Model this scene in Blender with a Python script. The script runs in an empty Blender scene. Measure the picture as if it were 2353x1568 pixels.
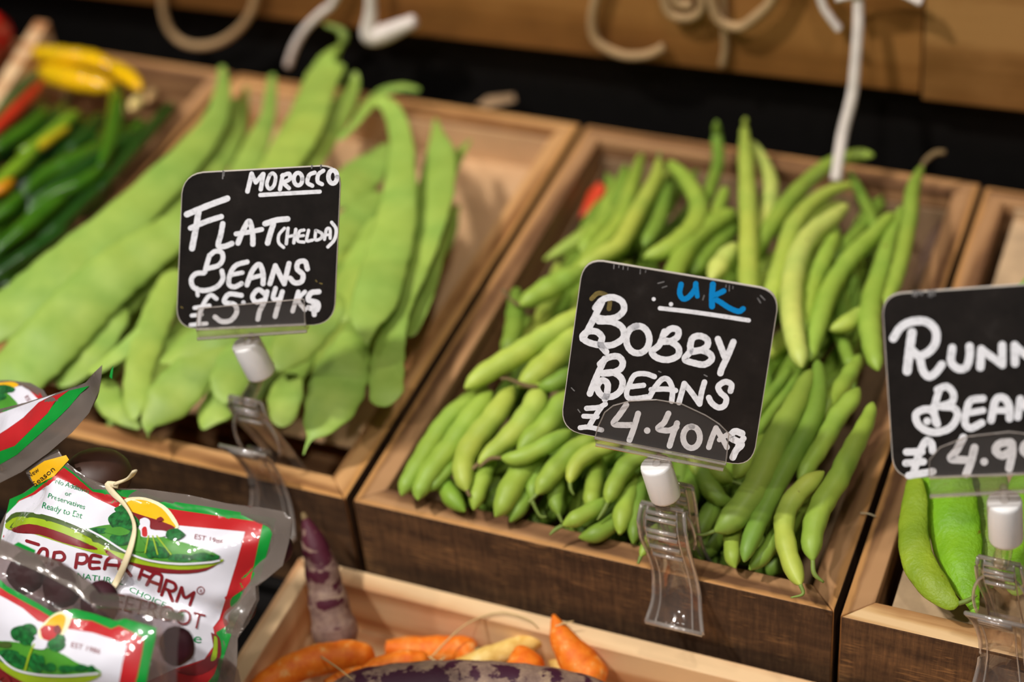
import bpy, bmesh, math, random
import numpy as np
from mathutils import Vector, Matrix, noise
from mathutils.geometry import delaunay_2d_cdt

random.seed(7)
SC = bpy.context.scene
COL = SC.collection

# ------------------------------------------------------------------ camera, world, lamps, exposure
FPX = 4300.0
CAM = np.array([0.37710, -0.57771, 0.67014])
RM = np.array([[0.926648546, 0.366509482, -0.083625785],
               [0.178354365, -0.624441772, -0.760435529],
               [-0.330926265, 0.689741453, -0.644006626]])
cd = bpy.data.cameras.new('camera')
cam = bpy.data.objects.new('camera', cd)
COL.objects.link(cam)
cd.sensor_width = 36.0
cd.lens = 36.0 * FPX / 2353.0
cd.clip_start = 0.02
mw = Matrix.Identity(4)
for i in range(3):
    mw[i][0] = RM[0][i]; mw[i][1] = -RM[1][i]; mw[i][2] = -RM[2][i]; mw[i][3] = CAM[i]
cam.matrix_world = mw
cd.dof.use_dof = True
cd.dof.focus_distance = 0.85
cd.dof.aperture_fstop = 3.4
SC.camera = cam

wd = bpy.data.worlds.new('world'); SC.world = wd
wd.use_nodes = True
wd.node_tree.nodes['Background'].inputs[0].default_value = (1.0, 0.96, 0.92, 1)
wd.node_tree.nodes['Background'].inputs[1].default_value = 0.045

def lamp(name, loc, tgt, size, watts, col, spot=None):
    if spot:
        l = bpy.data.lights.new(name, 'SPOT'); l.spot_size = math.radians(spot); l.spot_blend = 0.6; l.shadow_soft_size = size
    else:
        l = bpy.data.lights.new(name, 'AREA'); l.shape = 'RECTANGLE'; l.size = size; l.size_y = size * 0.5
    l.energy = watts; l.color = col
    o = bpy.data.objects.new(name, l); COL.objects.link(o)
    o.location = loc
    o.rotation_euler = (Vector(tgt) - Vector(loc)).to_track_quat('-Z', 'Y').to_euler()
    return o
lamp('track_lamp_key', (-0.62, -0.62, 1.75), (0.06, 0.02, 0), 0.05, 84, (1.0, 0.955, 0.90), spot=42)
lamp('track_lamp_aisle', (0.72, -0.80, 1.85), (0.06, 0.02, 0), 0.04, 23, (1.0, 0.955, 0.91), spot=62)
lamp('track_lamp_far', (0.45, 0.16, 1.8), (0.12, 0.10, 0), 0.04, 15, (1.0, 0.94, 0.87), spot=42)
lamp('track_lamp_near', (-0.10, -1.20, 1.8), (-0.02, -0.02, 0), 0.03, 28, (1.0, 0.96, 0.92), spot=56)
lamp('track_lamp_end', (-1.10, -0.10, 1.9), (-0.05, 0.0, 0), 0.03, 14, (1.0, 0.95, 0.90), spot=36)
lamp('ceiling_panel', (0.0, -0.3, 2.5), (0, 0.0, 0), 1.0, 4, (1.0, 0.97, 0.94))
SC.view_settings.view_transform = 'Standard'
SC.view_settings.look = 'None'
SC.view_settings.gamma = 1.0
SC.view_settings.exposure = 0.32

# ------------------------------------------------------------------ helpers
def ray(px, py):
    return RM.T @ np.array([(px - 1176.5) / FPX, (py - 784.0) / FPX, 1.0])
def spot(px, py, z=None, y=None, x=None, d=None):
    """point of the place seen along a sight line, at a known height / distance"""
    v = ray(px, py)
    if z is not None: t = (z - CAM[2]) / v[2]
    elif y is not None: t = (y - CAM[1]) / v[1]
    elif x is not None: t = (x - CAM[0]) / v[0]
    else: t = d
    return CAM + t * v
def depth(p): return float(RM[2] @ (np.asarray(p) - CAM))

def lin(r, g, b):
    f = lambda c: (c / 255 / 12.92) if c <= 10 else ((c / 255 + 0.055) / 1.055) ** 2.4
    return (f(r), f(g), f(b), 1.0)

def catmull(P, n):
    P = np.asarray(P, float)
    if len(P) == 2:
        t = np.linspace(0, 1, n)[:, None]; return P[0] * (1 - t) + P[1] * t
    Q = np.vstack([2 * P[0] - P[1], P, 2 * P[-1] - P[-2]])
    out = []
    m = len(P) - 1
    for k in range(n):
        u = k / (n - 1) * m; i = min(int(u), m - 1); t = u - i
        a, b, c, d = Q[i], Q[i + 1], Q[i + 2], Q[i + 3]
        out.append(0.5 * ((2 * b) + (-a + c) * t + (2 * a - 5 * b + 4 * c - d) * t * t + (-a + 3 * b - 3 * c + d) * t ** 3))
    return np.array(out)

def ends_dense(P, n):
    """smooth curve, sampled more closely towards its two ends"""
    D = catmull(P, 240); s = np.concatenate([[0], np.cumsum(np.linalg.norm(np.diff(D[:, :3], axis=0), axis=1))])
    t = np.linspace(0, 1, n); t = 0.25 * t + 0.75 * (0.5 - 0.5 * np.cos(math.pi * t))
    return np.stack([np.interp(t * s[-1], s, D[:, k]) for k in range(D.shape[1])], 1)

class MB:
    """collects verts and faces; build() links them as ONE mesh object"""
    def __init__(s): s.v = []; s.f = []; s.mi = []
    def add(s, verts, faces, mi=0):
        o = len(s.v); s.v += [tuple(float(c) for c in v) for v in verts]
        s.f += [tuple(i + o for i in f) for f in faces]; s.mi += [mi] * len(faces)
    def box(s, a, b, mi=0):
        (x0, y0, z0), (x1, y1, z1) = a, b
        s.add([(x0, y0, z0), (x1, y0, z0), (x1, y1, z0), (x0, y1, z0), (x0, y0, z1), (x1, y0, z1), (x1, y1, z1), (x0, y1, z1)],
              [(0, 3, 2, 1), (4, 5, 6, 7), (0, 1, 5, 4), (1, 2, 6, 5), (2, 3, 7, 6), (3, 0, 4, 7)], mi)
    def tube(s, P, R, seg=10, mi=0, flat=None, up=None, n=None, caps=True, lens=1.0):
        """swept tube; flat = thickness ratio of the cross-section, up = direction the thin side faces"""
        P = np.asarray(P, float); R = np.asarray(R, float).reshape(len(P), 1)
        if n:
            PR = catmull(np.hstack([P, R]), n); P = PR[:, :3]; R = np.maximum(PR[:, 3], 1e-5)
        else: R = R[:, 0]
        k = len(P); T = np.gradient(P, axis=0); T /= np.linalg.norm(T, axis=1)[:, None] + 1e-12
        rings = []
        ref = np.array(up, float) if up is not None else np.array([0.13, 0.21, 0.97])
        for i in range(k):
            u = ref[i] if ref.ndim == 2 else ref
            nn = u - T[i] * (u @ T[i]); nn /= np.linalg.norm(nn) + 1e-12
            bb = np.cross(T[i], nn)
            fl = 1.0 if flat is None else (flat[i] if hasattr(flat, '__len__') else flat)
            ring = []
            for j in range(seg):
                a = 2 * math.pi * j / seg
                sa = math.sin(a); sa = math.copysign(abs(sa) ** lens, sa)
                ring.append(P[i] + bb * (math.cos(a) * R[i]) + nn * (sa * R[i] * fl))
            rings.append(ring)
        vs = [p for r in rings for p in r]
        fs = []
        for i in range(k - 1):
            for j in range(seg):
                a = i * seg + j; b = i * seg + (j + 1) % seg
                fs.append((a, b, b + seg, a + seg))
        if caps:
            fs.append(tuple(range(seg - 1, -1, -1))); fs.append(tuple(range((k - 1) * seg, k * seg)))
        s.add(vs, fs, mi)
    def build(s, name, mats, parent=None, smooth=True, origin=None, bevel=None):
        me = bpy.data.meshes.new(name)
        o = bpy.data.objects.new(name, me)
        V = np.array(s.v)
        if parent is not None:
            org = np.array(parent['_org']) if '_org' in parent else np.zeros(3)
        else:
            org = np.array(origin) if origin is not None else (V.min(0) + V.max(0)) / 2
        me.from_pydata([tuple(v) for v in (V - org)], [], s.f)
        for m in (mats if isinstance(mats, (list, tuple)) else [mats]): me.materials.append(m)
        me.polygons.foreach_set('material_index', s.mi)
        me.polygons.foreach_set('use_smooth', [smooth] * len(me.polygons))
        me.update()
        COL.objects.link(o)
        o['_org'] = [float(c) for c in org]
        if parent is not None: o.parent = parent
        else: o.location = org
        if bevel:
            b = o.modifiers.new('bevel', 'BEVEL'); b.width = bevel; b.segments = 2; b.limit_method = 'ANGLE'
        return o

def empty(name, loc, label, cat, group=None):
    o = bpy.data.objects.new(name, None); COL.objects.link(o)
    o.location = loc; o['_org'] = [float(c) for c in loc]; o.empty_display_size = 0.01
    tag(o, label, cat, group); return o
def tag(o, label=None, cat=None, group=None, kind=None):
    if label: o['label'] = label
    if cat: o['category'] = cat
    if group: o['group'] = group
    if kind: o['kind'] = kind
    return o

# ------------------------------------------------------------------ materials
def new_mat(name):
    m = bpy.data.materials.new(name); m.use_nodes = True
    nt = m.node_tree; b = nt.nodes['Principled BSDF']
    return m, nt, b
def node(nt, typ, **kw):
    n = nt.nodes.new(typ)
    for k, v in kw.items(): setattr(n, k, v)
    return n
def ramp(nt, fac, stops):
    r = node(nt, 'ShaderNodeValToRGB')
    while len(r.color_ramp.elements) < len(stops): r.color_ramp.elements.new(0.5)
    for e, (p, c) in zip(r.color_ramp.elements, stops): e.position = p; e.color = c
    nt.links.new(fac, r.inputs[0]); return r
def coords(nt, scale, kind='Object'):
    tc = node(nt, 'ShaderNodeTexCoord'); mp = node(nt, 'ShaderNodeMapping'); mp.inputs['Scale'].default_value = scale
    nt.links.new(tc.outputs[kind], mp.inputs[0]); return mp.outputs[0]
def noise_tex(nt, vec, scale, detail=4, rough=0.55):
    n = node(nt, 'ShaderNodeTexNoise'); n.inputs['Scale'].default_value = scale
    n.inputs['Detail'].default_value = detail; n.inputs['Roughness'].default_value = rough
    nt.links.new(vec, n.inputs['Vector']); return n.outputs['Fac']
def bump(nt, b, h, strength, dist=0.001):
    n = node(nt, 'ShaderNodeBump'); n.inputs['Strength'].default_value = strength; n.inputs['Distance'].default_value = dist
    nt.links.new(h, n.inputs['Height']); nt.links.new(n.outputs[0], b.inputs['Normal'])
def plain(name, col, rough=0.5, metal=0, spec=0.5, nscale=None, namp=0.12):
    m, nt, b = new_mat(name)
    b.inputs['Roughness'].default_value = rough; b.inputs['Metallic'].default_value = metal
    b.inputs['Specular IOR Level'].default_value = spec
    f = noise_tex(nt, coords(nt, (1, 1, 1)), nscale or 90)
    lo = tuple(c * (1 - namp) for c in col[:3]) + (1,); hi = tuple(min(1, c * (1 + namp)) for c in col[:3]) + (1,)
    r = ramp(nt, f, [(0.3, lo), (0.7, hi)]); nt.links.new(r.outputs[0], b.inputs['Base Color'])
    return m
def wood(name, lo, mid, hi, rough=0.62, ring=55, stretch=0.05, bumpy=0.25, spec=0.3):
    """grain runs along the board's own X axis"""
    m, nt, b = new_mat(name)
    v = coords(nt, (stretch, 1, 1))
    w = node(nt, 'ShaderNodeTexWave', wave_type='BANDS', bands_direction='DIAGONAL'); w.inputs['Scale'].default_value = ring
    w.inputs['Distortion'].default_value = 6; w.inputs['Detail'].default_value = 3; w.inputs['Detail Scale'].default_value = 1.2
    nt.links.new(v, w.inputs[0])
    n1 = noise_tex(nt, v, 260, 6, 0.65); n2 = noise_tex(nt, coords(nt, (1, 1, 1)), 22, 3)
    a = node(nt, 'ShaderNodeMath', operation='MULTIPLY_ADD'); a.inputs[1].default_value = 0.45
    nt.links.new(w.outputs['Fac'], a.inputs[0])
    c = node(nt, 'ShaderNodeMath', operation='MULTIPLY'); c.inputs[1].default_value = 0.4; nt.links.new(n1, c.inputs[0]); nt.links.new(c.outputs[0], a.inputs[2])
    d = node(nt, 'ShaderNodeMath', operation='MULTIPLY_ADD'); d.inputs[1].default_value = 0.45; nt.links.new(n2, d.inputs[0]); nt.links.new(a.outputs[0], d.inputs[2])
    r = ramp(nt, d.outputs[0], [(0.38, lo), (0.58, mid), (0.80, hi)])
    nt.links.new(r.outputs[0], b.inputs['Base Color'])
    b.inputs['Roughness'].default_value = rough; b.inputs['Specular IOR Level'].default_value = spec
    bump(nt, b, n1, bumpy, 0.0006); return m
def pod_mat(name, rough=0.42, coat=0.0, spot_col=None, sss=0.0, rough_bump=0.12):
    """bean skin; the bean's own hue comes from its object colour"""
    m, nt, b = new_mat(name)
    oi = node(nt, 'ShaderNodeObjectInfo')
    f = noise_tex(nt, coords(nt, (1, 1, 1)), 70, 3)
    mx = node(nt, 'ShaderNodeMix', data_type='RGBA', blend_type='MULTIPLY'); mx.inputs[0].default_value = 1
    r = ramp(nt, f, [(0.25, (0.78, 0.84, 0.7, 1)), (0.75, (1.12, 1.08, 1.05, 1))])
    nt.links.new(oi.outputs['Color'], mx.inputs[6]); nt.links.new(r.outputs[0], mx.inputs[7])
    hue = noise_tex(nt, coords(nt, (1, 1, 1)), 24, 2)
    hr = ramp(nt, hue, [(0.3, (0.91, 0.98, 0.97, 1)), (0.7, (1.09, 1.02, 0.92, 1))])
    m3 = node(nt, 'ShaderNodeMix', data_type='RGBA', blend_type='MULTIPLY'); m3.inputs[0].default_value = 1
    nt.links.new(mx.outputs[2], m3.inputs[6]); nt.links.new(hr.outputs[0], m3.inputs[7])
    last = m3.outputs[2]
    if spot_col:
        s = noise_tex(nt, coords(nt, (1, 1, 1)), 120, 2)
        sr = ramp(nt, s, [(0.735, (0, 0, 0, 1)), (0.775, (0.75, 0.75, 0.75, 1))])
        m2 = node(nt, 'ShaderNodeMix', data_type='RGBA'); nt.links.new(sr.outputs[0], m2.inputs[0]); nt.links.new(last, m2.inputs[6]); m2.inputs[7].default_value = spot_col
        last = m2.outputs[2]
    nt.links.new(last, b.inputs['Base Color'])
    b.inputs['Roughness'].default_value = rough; b.inputs['Coat Weight'].default_value = coat; b.inputs['Coat Roughness'].default_value = 0.25
    b.inputs['Specular IOR Level'].default_value = 0.36
    bump(nt, b, noise_tex(nt, coords(nt, (1, 1, 1)), 420, 2), rough_bump, 0.0006 if rough_bump < 0.3 else 0.0012)
    return m
def clear_plastic(name, tint, gloss=0.16, haze=0.05, hz=(0.8, 0.75, 0.7, 1), rough=0.12, nbump=0.0, nscale=90, face=0.5):
    m = bpy.data.materials.new(name); m.use_nodes = True; nt = m.node_tree; nt.nodes.clear()
    out = node(nt, 'ShaderNodeOutputMaterial'); tr = node(nt, 'ShaderNodeBsdfTransparent'); tr.inputs[0].default_value = tint
    gl = node(nt, 'ShaderNodeBsdfGlossy'); gl.inputs['Roughness'].default_value = rough; df = node(nt, 'ShaderNodeBsdfDiffuse'); df.inputs[0].default_value = hz
    lw = node(nt, 'ShaderNodeLayerWeight'); lw.inputs[0].default_value = 0.35
    ma = node(nt, 'ShaderNodeMath', operation='MULTIPLY_ADD'); ma.inputs[1].default_value = face; ma.inputs[2].default_value = gloss; ma.use_clamp = True
    nt.links.new(lw.outputs['Facing'], ma.inputs[0])
    m1 = node(nt, 'ShaderNodeMixShader'); m1.inputs[0].default_value = haze; nt.links.new(tr.outputs[0], m1.inputs[1]); nt.links.new(df.outputs[0], m1.inputs[2])
    m2 = node(nt, 'ShaderNodeMixShader'); nt.links.new(ma.outputs[0], m2.inputs[0]); nt.links.new(m1.outputs[0], m2.inputs[1]); nt.links.new(gl.outputs[0], m2.inputs[2])
    nt.links.new(m2.outputs[0], out.inputs[0])
    if nbump:
        bn = node(nt, 'ShaderNodeBump'); bn.inputs['Strength'].default_value = nbump; bn.inputs['Distance'].default_value = 0.002
        nt.links.new(noise_tex(nt, coords(nt, (1, 1, 1)), nscale, 3), bn.inputs['Height'])
        nt.links.new(bn.outputs[0], gl.inputs['Normal'])
    return m
def ink(name, col, rough=0.07, namp=0.05, nbump=0.55, ns=40):
    """printing under a glossy plastic film"""
    m = plain(name, col, 0.4, nscale=ns, namp=namp); nt = m.node_tree; b = nt.nodes['Principled BSDF']
    b.inputs['Coat Weight'].default_value = 1.0; b.inputs['Coat Roughness'].default_value = rough
    bn = node(nt, 'ShaderNodeBump'); bn.inputs['Strength'].default_value = nbump; bn.inputs['Distance'].default_value = 0.003
    nt.links.new(noise_tex(nt, coords(nt, (1, 1, 1)), 75, 3, 0.5), bn.inputs['Height']); nt.links.new(bn.outputs[0], b.inputs['Coat Normal'])
    return m

M = {}
M['rim'] = wood('crate_wood', lin(108, 74, 48), lin(150, 109, 72), lin(178, 134, 92), ring=40)
M['rim_warm'] = wood('crate_wood_orange', lin(140, 94, 54), lin(184, 134, 84), lin(206, 156, 102), ring=40)
M['pine'] = wood('pine_wood', lin(186, 128, 82), lin(214, 168, 122), lin(232, 196, 150), ring=26, stretch=0.03)
M['board'] = wood('board_wood', lin(104, 66, 26), lin(132, 86, 38), lin(152, 104, 52), ring=9, stretch=0.03)
M['board_pale'] = wood('board_wood_pale', lin(120, 80, 36), lin(146, 102, 54), lin(166, 122, 70), ring=9, stretch=0.03)
def worn_rim(m, light):
    """sawn boards: the outer top edge is rubbed paler"""
    nt = m.node_tree; b = nt.nodes['Principled BSDF']; src = b.inputs['Base Color'].links[0].from_socket
    tc = node(nt, 'ShaderNodeTexCoord'); sp = node(nt, 'ShaderNodeSeparateXYZ'); nt.links.new(tc.outputs['Object'], sp.inputs[0])
    n = noise_tex(nt, coords(nt, (0.25, 1, 1)), 70, 4, 0.6)
    a = node(nt, 'ShaderNodeMath', operation='MULTIPLY_ADD'); a.inputs[1].default_value = 0.008; nt.links.new(n, a.inputs[0]); nt.links.new(sp.outputs['Y'], a.inputs[2])
    r = ramp(nt, a.outputs[0], [(0.0, (1, 1, 1, 1)), (1.0, (0, 0, 0, 1))])
    mr = node(nt, 'ShaderNodeMapRange'); mr.inputs['From Min'].default_value = -0.0010; mr.inputs['From Max'].default_value = 0.0012; mr.inputs['To Min'].default_value = 0.85; mr.inputs['To Max'].default_value = 0.0
    nt.links.new(a.outputs[0], mr.inputs['Value'])
    mx = node(nt, 'ShaderNodeMix', data_type='RGBA'); nt.links.new(mr.outputs[0], mx.inputs[0]); nt.links.new(src, mx.inputs[6]); mx.inputs[7].default_value = light
    nt.links.new(mx.outputs[2], b.inputs['Base Color'])
worn_rim(M['rim'], lin(196, 142, 84)); worn_rim(M['rim_warm'], lin(206, 150, 86))
def dark_front():
    m, nt, b = new_mat('weathered_dark_wood')
    v = coords(nt, (1.3, 1, 0.12)); n1 = noise_tex(nt, v, 300, 6, 0.7); n2 = noise_tex(nt, coords(nt, (0.25, 1, 1)), 60, 5, 0.7)
    a = node(nt, 'ShaderNodeMath', operation='MULTIPLY_ADD'); a.inputs[1].default_value = 0.45; nt.links.new(n1, a.inputs[0])
    c = node(nt, 'ShaderNodeMath', operation='MULTIPLY'); c.inputs[1].default_value = 0.6; nt.links.new(n2, c.inputs[0]); nt.links.new(c.outputs[0], a.inputs[2])
    r = ramp(nt, a.outputs[0], [(0.36, lin(50, 36, 27)), (0.52, lin(84, 61, 43)), (0.64, lin(116, 85, 57)), (0.74, lin(160, 117, 74))])
    sc = noise_tex(nt, coords(nt, (0.08, 1, 1)), 900, 3, 0.6); br = noise_tex(nt, coords(nt, (1, 1, 1)), 45, 2)
    sm = node(nt, 'ShaderNodeMath', operation='MULTIPLY'); nt.links.new(sc, sm.inputs[0]); nt.links.new(br, sm.inputs[1])
    sr = ramp(nt, sm.outputs[0], [(0.335, (0, 0, 0, 1)), (0.40, (0.5, 0.5, 0.5, 1))])
    mx = node(nt, 'ShaderNodeMix', data_type='RGBA'); nt.links.new(sr.outputs[0], mx.inputs[0]); nt.links.new(r.outputs[0], mx.inputs[6]); mx.inputs[7].default_value = lin(178, 132, 84)
    nt.links.new(mx.outputs[2], b.inputs['Base Color']); b.inputs['Roughness'].default_value = 0.75; b.inputs['Specular IOR Level'].default_value = 0.2
    bump(nt, b, a.outputs[0], 0.4, 0.001); return m
M['dark'] = dark_front()
M['card'] = plain('cardboard', lin(205, 165, 122), 0.85, nscale=30, namp=0.08)
M['card_grey'] = plain('cardboard_greyish', lin(150, 120, 88), 0.85, nscale=40, namp=0.15)
M['card_worn'] = plain('cardboard_worn', lin(190, 160, 124), 0.85, nscale=60, namp=0.18)
M['rim_pale'] = wood('crate_wood_pale', lin(176, 128, 80), lin(214, 170, 116), lin(234, 196, 146), ring=40)
M['black'] = plain('black_panel', lin(22, 20, 19), 0.6, spec=0.1)
M['flatbean'] = pod_mat('flat_bean_skin', 0.5)
M['bobby'] = pod_mat('bobby_bean_skin', 0.46, spot_col=lin(110, 80, 30))
M['chilli'] = pod_mat('chilli_skin', 0.2, coat=0.5)
M['runner'] = pod_mat('runner_bean_skin', 0.5, spot_col=lin(120, 70, 20), rough_bump=0.55)
M['stemgreen'] = plain('bean_tip_green', lin(120, 140, 60), 0.6)
M['stembrown'] = plain('dried_stem', lin(120, 98, 62), 0.75)
M['cardboard_sign'] = None
def slate():
    m, nt, b = new_mat('black_slate_card')
    f = noise_tex(nt, coords(nt, (1, 1, 1)), 55, 5, 0.7)
    r = ramp(nt, f, [(0.35, lin(27, 24, 23)), (0.62, lin(37, 33, 31)), (0.8, lin(52, 48, 46))])
    nt.links.new(r.outputs[0], b.inputs['Base Color']); b.inputs['Roughness'].default_value = 0.5; b.inputs['Specular IOR Level'].default_value = 0.25
    return m
M['slate'] = slate()
M['cardedge'] = plain('card_edge', lin(205, 196, 186), 0.6)
def chalk(name, c, gap):
    m, nt, b = new_mat(name)
    f = noise_tex(nt, coords(nt, (1, 1, 1)), 330, 5, 0.75)
    r = ramp(nt, f, [(gap - 0.07, tuple(x * 0.35 for x in c[:3]) + (1,)), (gap + 0.02, tuple(x * 0.8 for x in c[:3]) + (1,)), (gap + 0.16, c)])
    nt.links.new(r.outputs[0], b.inputs['Base Color']); b.inputs['Roughness'].default_value = 0.8; b.inputs['Specular IOR Level'].default_value = 0.2
    return m
M['chalk'] = chalk('chalk_marker_white', lin(248, 249, 255), 0.34)
M['blue'] = chalk('chalk_marker_blue', lin(0, 140, 215), 0.25)
M['smear'] = plain('olive_smear', lin(120, 105, 55), 0.7, nscale=300, namp=0.4)
M['scratch'] = plain('scuff', lin(120, 118, 118), 0.8, nscale=300, namp=0.4)
M['clear'] = clear_plastic('clear_plastic', (0.93, 0.90, 0.88, 1), 0.04, 0.035, (0.75, 0.68, 0.62, 1), rough=0.08, face=0.45)
M['clear_edge'] = clear_plastic('clear_plastic_edge', (0.82, 0.77, 0.73, 1), 0.16, 0.24, (0.85, 0.78, 0.72, 1), rough=0.12, face=0.5)
M['plate'] = clear_plastic('clear_holder_plate', (0.97, 0.96, 0.95, 1), 0.01, 0.028, (0.75, 0.7, 0.68, 1), rough=0.2, face=0.05)
M['cap'] = plain('white_plastic', lin(250, 247, 246), 0.35, nscale=60, namp=0.03)
cb_ = M['cap'].node_tree.nodes['Principled BSDF']; cb_.inputs['Subsurface Weight'].default_value = 0.6; cb_.inputs['Subsurface Radius'].default_value = (0.01, 0.01, 0.01)
M['orange_metal'] = plain('orange_spring', lin(215, 105, 45), 0.35)
M['carrot'] = None
def carrot(name, lo, mid, hi, patch=None, gap=0.55, patch_z=0.0):
    m, nt, b = new_mat(name)
    f = noise_tex(nt, coords(nt, (1.0, 1, 1)), 160, 5, 0.65)
    r = ramp(nt, f, [(0.35, lo), (0.55, mid), (0.72, hi)]); last = r.outputs[0]
    if patch:
        p = noise_tex(nt, coords(nt, (0.6, 0.6, 1.8)), 100, 4, 0.6)
        if patch_z:
            tc = node(nt, 'ShaderNodeTexCoord'); sx = node(nt, 'ShaderNodeSeparateXYZ'); nt.links.new(tc.outputs['Object'], sx.inputs[0])
            ad = node(nt, 'ShaderNodeMath', operation='MULTIPLY_ADD'); ad.inputs[1].default_value = patch_z; nt.links.new(sx.outputs['Z'], ad.inputs[0]); nt.links.new(p, ad.inputs[2]); p = ad.outputs[0]
        pr = ramp(nt, p, [(gap - 0.02, (0, 0, 0, 1)), (gap + 0.02, (1, 1, 1, 1))])
        mx = node(nt, 'ShaderNodeMix', data_type='RGBA'); nt.links.new(pr.outputs[0], mx.inputs[0]); nt.links.new(last, mx.inputs[6]); mx.inputs[7].default_value = patch
        last = mx.outputs[2]
    nt.links.new(last, b.inputs['Base Color']); b.inputs['Roughness'].default_value = 0.55; b.inputs['Specular IOR Level'].default_value = 0.3
    bump(nt, b, f, 0.35, 0.0012); return m
M['carrot'] = carrot('orange_carrot_skin', lin(226, 104, 18), lin(240, 130, 32), lin(240, 180, 110))
M['carrot_pale'] = carrot('pale_carrot_skin', lin(214, 168, 80), lin(232, 196, 112), lin(240, 214, 150))
M['carrot_purple'] = carrot('purple_carrot_skin', lin(120, 92, 84), lin(150, 122, 108), lin(176, 150, 124), lin(78, 26, 42), 0.545, 5.0)
M['carrot_dark'] = carrot('dark_purple_carrot_skin', lin(112, 88, 78), lin(140, 114, 98), lin(168, 142, 112), lin(62, 26, 44), 0.515)
M['root'] = plain('root_hair', lin(205, 175, 120), 0.7)
M['twine'] = plain('beige_twine', lin(168, 136, 96), 0.85)
M['string_white'] = plain('white_string', lin(224, 212, 204), 0.85)
M['raffia'] = plain('raffia', lin(225, 208, 170), 0.6)
M['red'] = plain('red_scrap', lin(205, 60, 25), 0.4)
M['beet'] = plain('beetroot_skin', lin(56, 18, 28), 0.65, nscale=50, namp=0.5, spec=0.25)
M['beet_dark'] = plain('beetroot_dull', lin(62, 36, 24), 0.5)
M['film'] = clear_plastic('pouch_film', (0.50, 0.45, 0.42, 1), 0.10, 0.42, lin(160, 146, 136), rough=0.16, nbump=0.5, nscale=60)
M['film_clear'] = clear_plastic('pouch_film_clear', (0.84, 0.78, 0.78, 1), 0.12, 0.07, lin(170, 150, 145), rough=0.10, nbump=0.6, nscale=55)
M['i_white'] = ink('print_white', lin(222, 220, 230))
M['i_green'] = ink('print_green', lin(0, 142, 46))
M['i_dkgreen'] = ink('print_dark_green', lin(18, 96, 38), namp=0.75, ns=420)
M['i_mid'] = ink('print_leaf_green', lin(70, 140, 40), namp=0.25)
M['i_lime'] = ink('print_lime', lin(150, 178, 28), namp=0.1)
M['i_olive'] = ink('print_olive', lin(66, 88, 32))
M['i_red'] = ink('print_red', lin(186, 30, 34))
M['i_maroon'] = ink('print_maroon', lin(122, 26, 32))
M['i_yellow'] = ink('print_yellow', lin(240, 182, 20))
M['i_cream'] = ink('print_cream', lin(238, 230, 190))
M['i_letter'] = ink('print_letter_red', lin(128, 24, 34))
M['i_letgreen'] = ink('print_letter_green', lin(24, 140, 82))
M['i_black'] = ink('print_black', lin(40, 30, 24))
INK = ['i_white', 'i_green', 'i_dkgreen', 'i_mid', 'i_lime', 'i_olive', 'i_red', 'i_maroon', 'i_yellow', 'i_cream', 'i_letter', 'i_letgreen', 'i_black']
INKM = [M[k] for k in INK]

# ------------------------------------------------------------------ setting
b = MB(); b.box((-1.6, -1.6, -0.92), (1.8, 1.2, -0.90)); tag(b.build('floor', M['black'], smooth=False), kind='structure')
b = MB(); b.box((-1.2, 0.378, -0.90), (1.4, 0.40, 1.3)); tag(b.build('wall_back', M['black'], smooth=False), kind='structure')
b = MB(); b.box((-0.80, -0.0065, -0.094), (0.80, 0.377, -0.0765)); b.box((-0.80, -0.0065, -0.90), (0.80, 0.01, -0.094))
tag(b.build('display_shelf', M['black'], smooth=False), 'black stepped display ledge carrying the row of bean crates', 'shelf')
b = MB(); b.box((-0.80, -0.42, -0.100), (0.80, -0.007, -0.0840)); b.box((-0.8, -0.42, -0.90), (0.8, -0.40, -0.100))
tag(b.build('display_ledge', M['black'], smooth=False), 'lower black ledge in front, under the carrot crate and vacuum pouches', 'shelf')

def wall_board(x0, x1, z0, z1, name, label, mat):
    mb = MB(); h = 0.16
    L = x1 - x0; mb.box((-L / 2, -0.009, 0), (L / 2, 0.009, h))
    o = mb.build(name, mat, smooth=False, origin=(0, 0, 0), bevel=0.001)
    o.location = ((x0 + x1) / 2, 0.368, (z0 + z1) / 2)
    o.rotation_euler = (0, -math.atan2(z1 - z0, L), 0)
    tag(o, label, 'board'); return o
wall_board(-0.62, 0.2095, 0.0355, 0.0525, 'wooden_board', 'long brown wooden board on the black back panel above the bean crates', M['board'])
wall_board(0.2105, 0.62, 0.0485, 0.0580, 'wooden_board', 'wooden board at the far upper corner, butted to the end of the long board', M['board_pale'])

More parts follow.
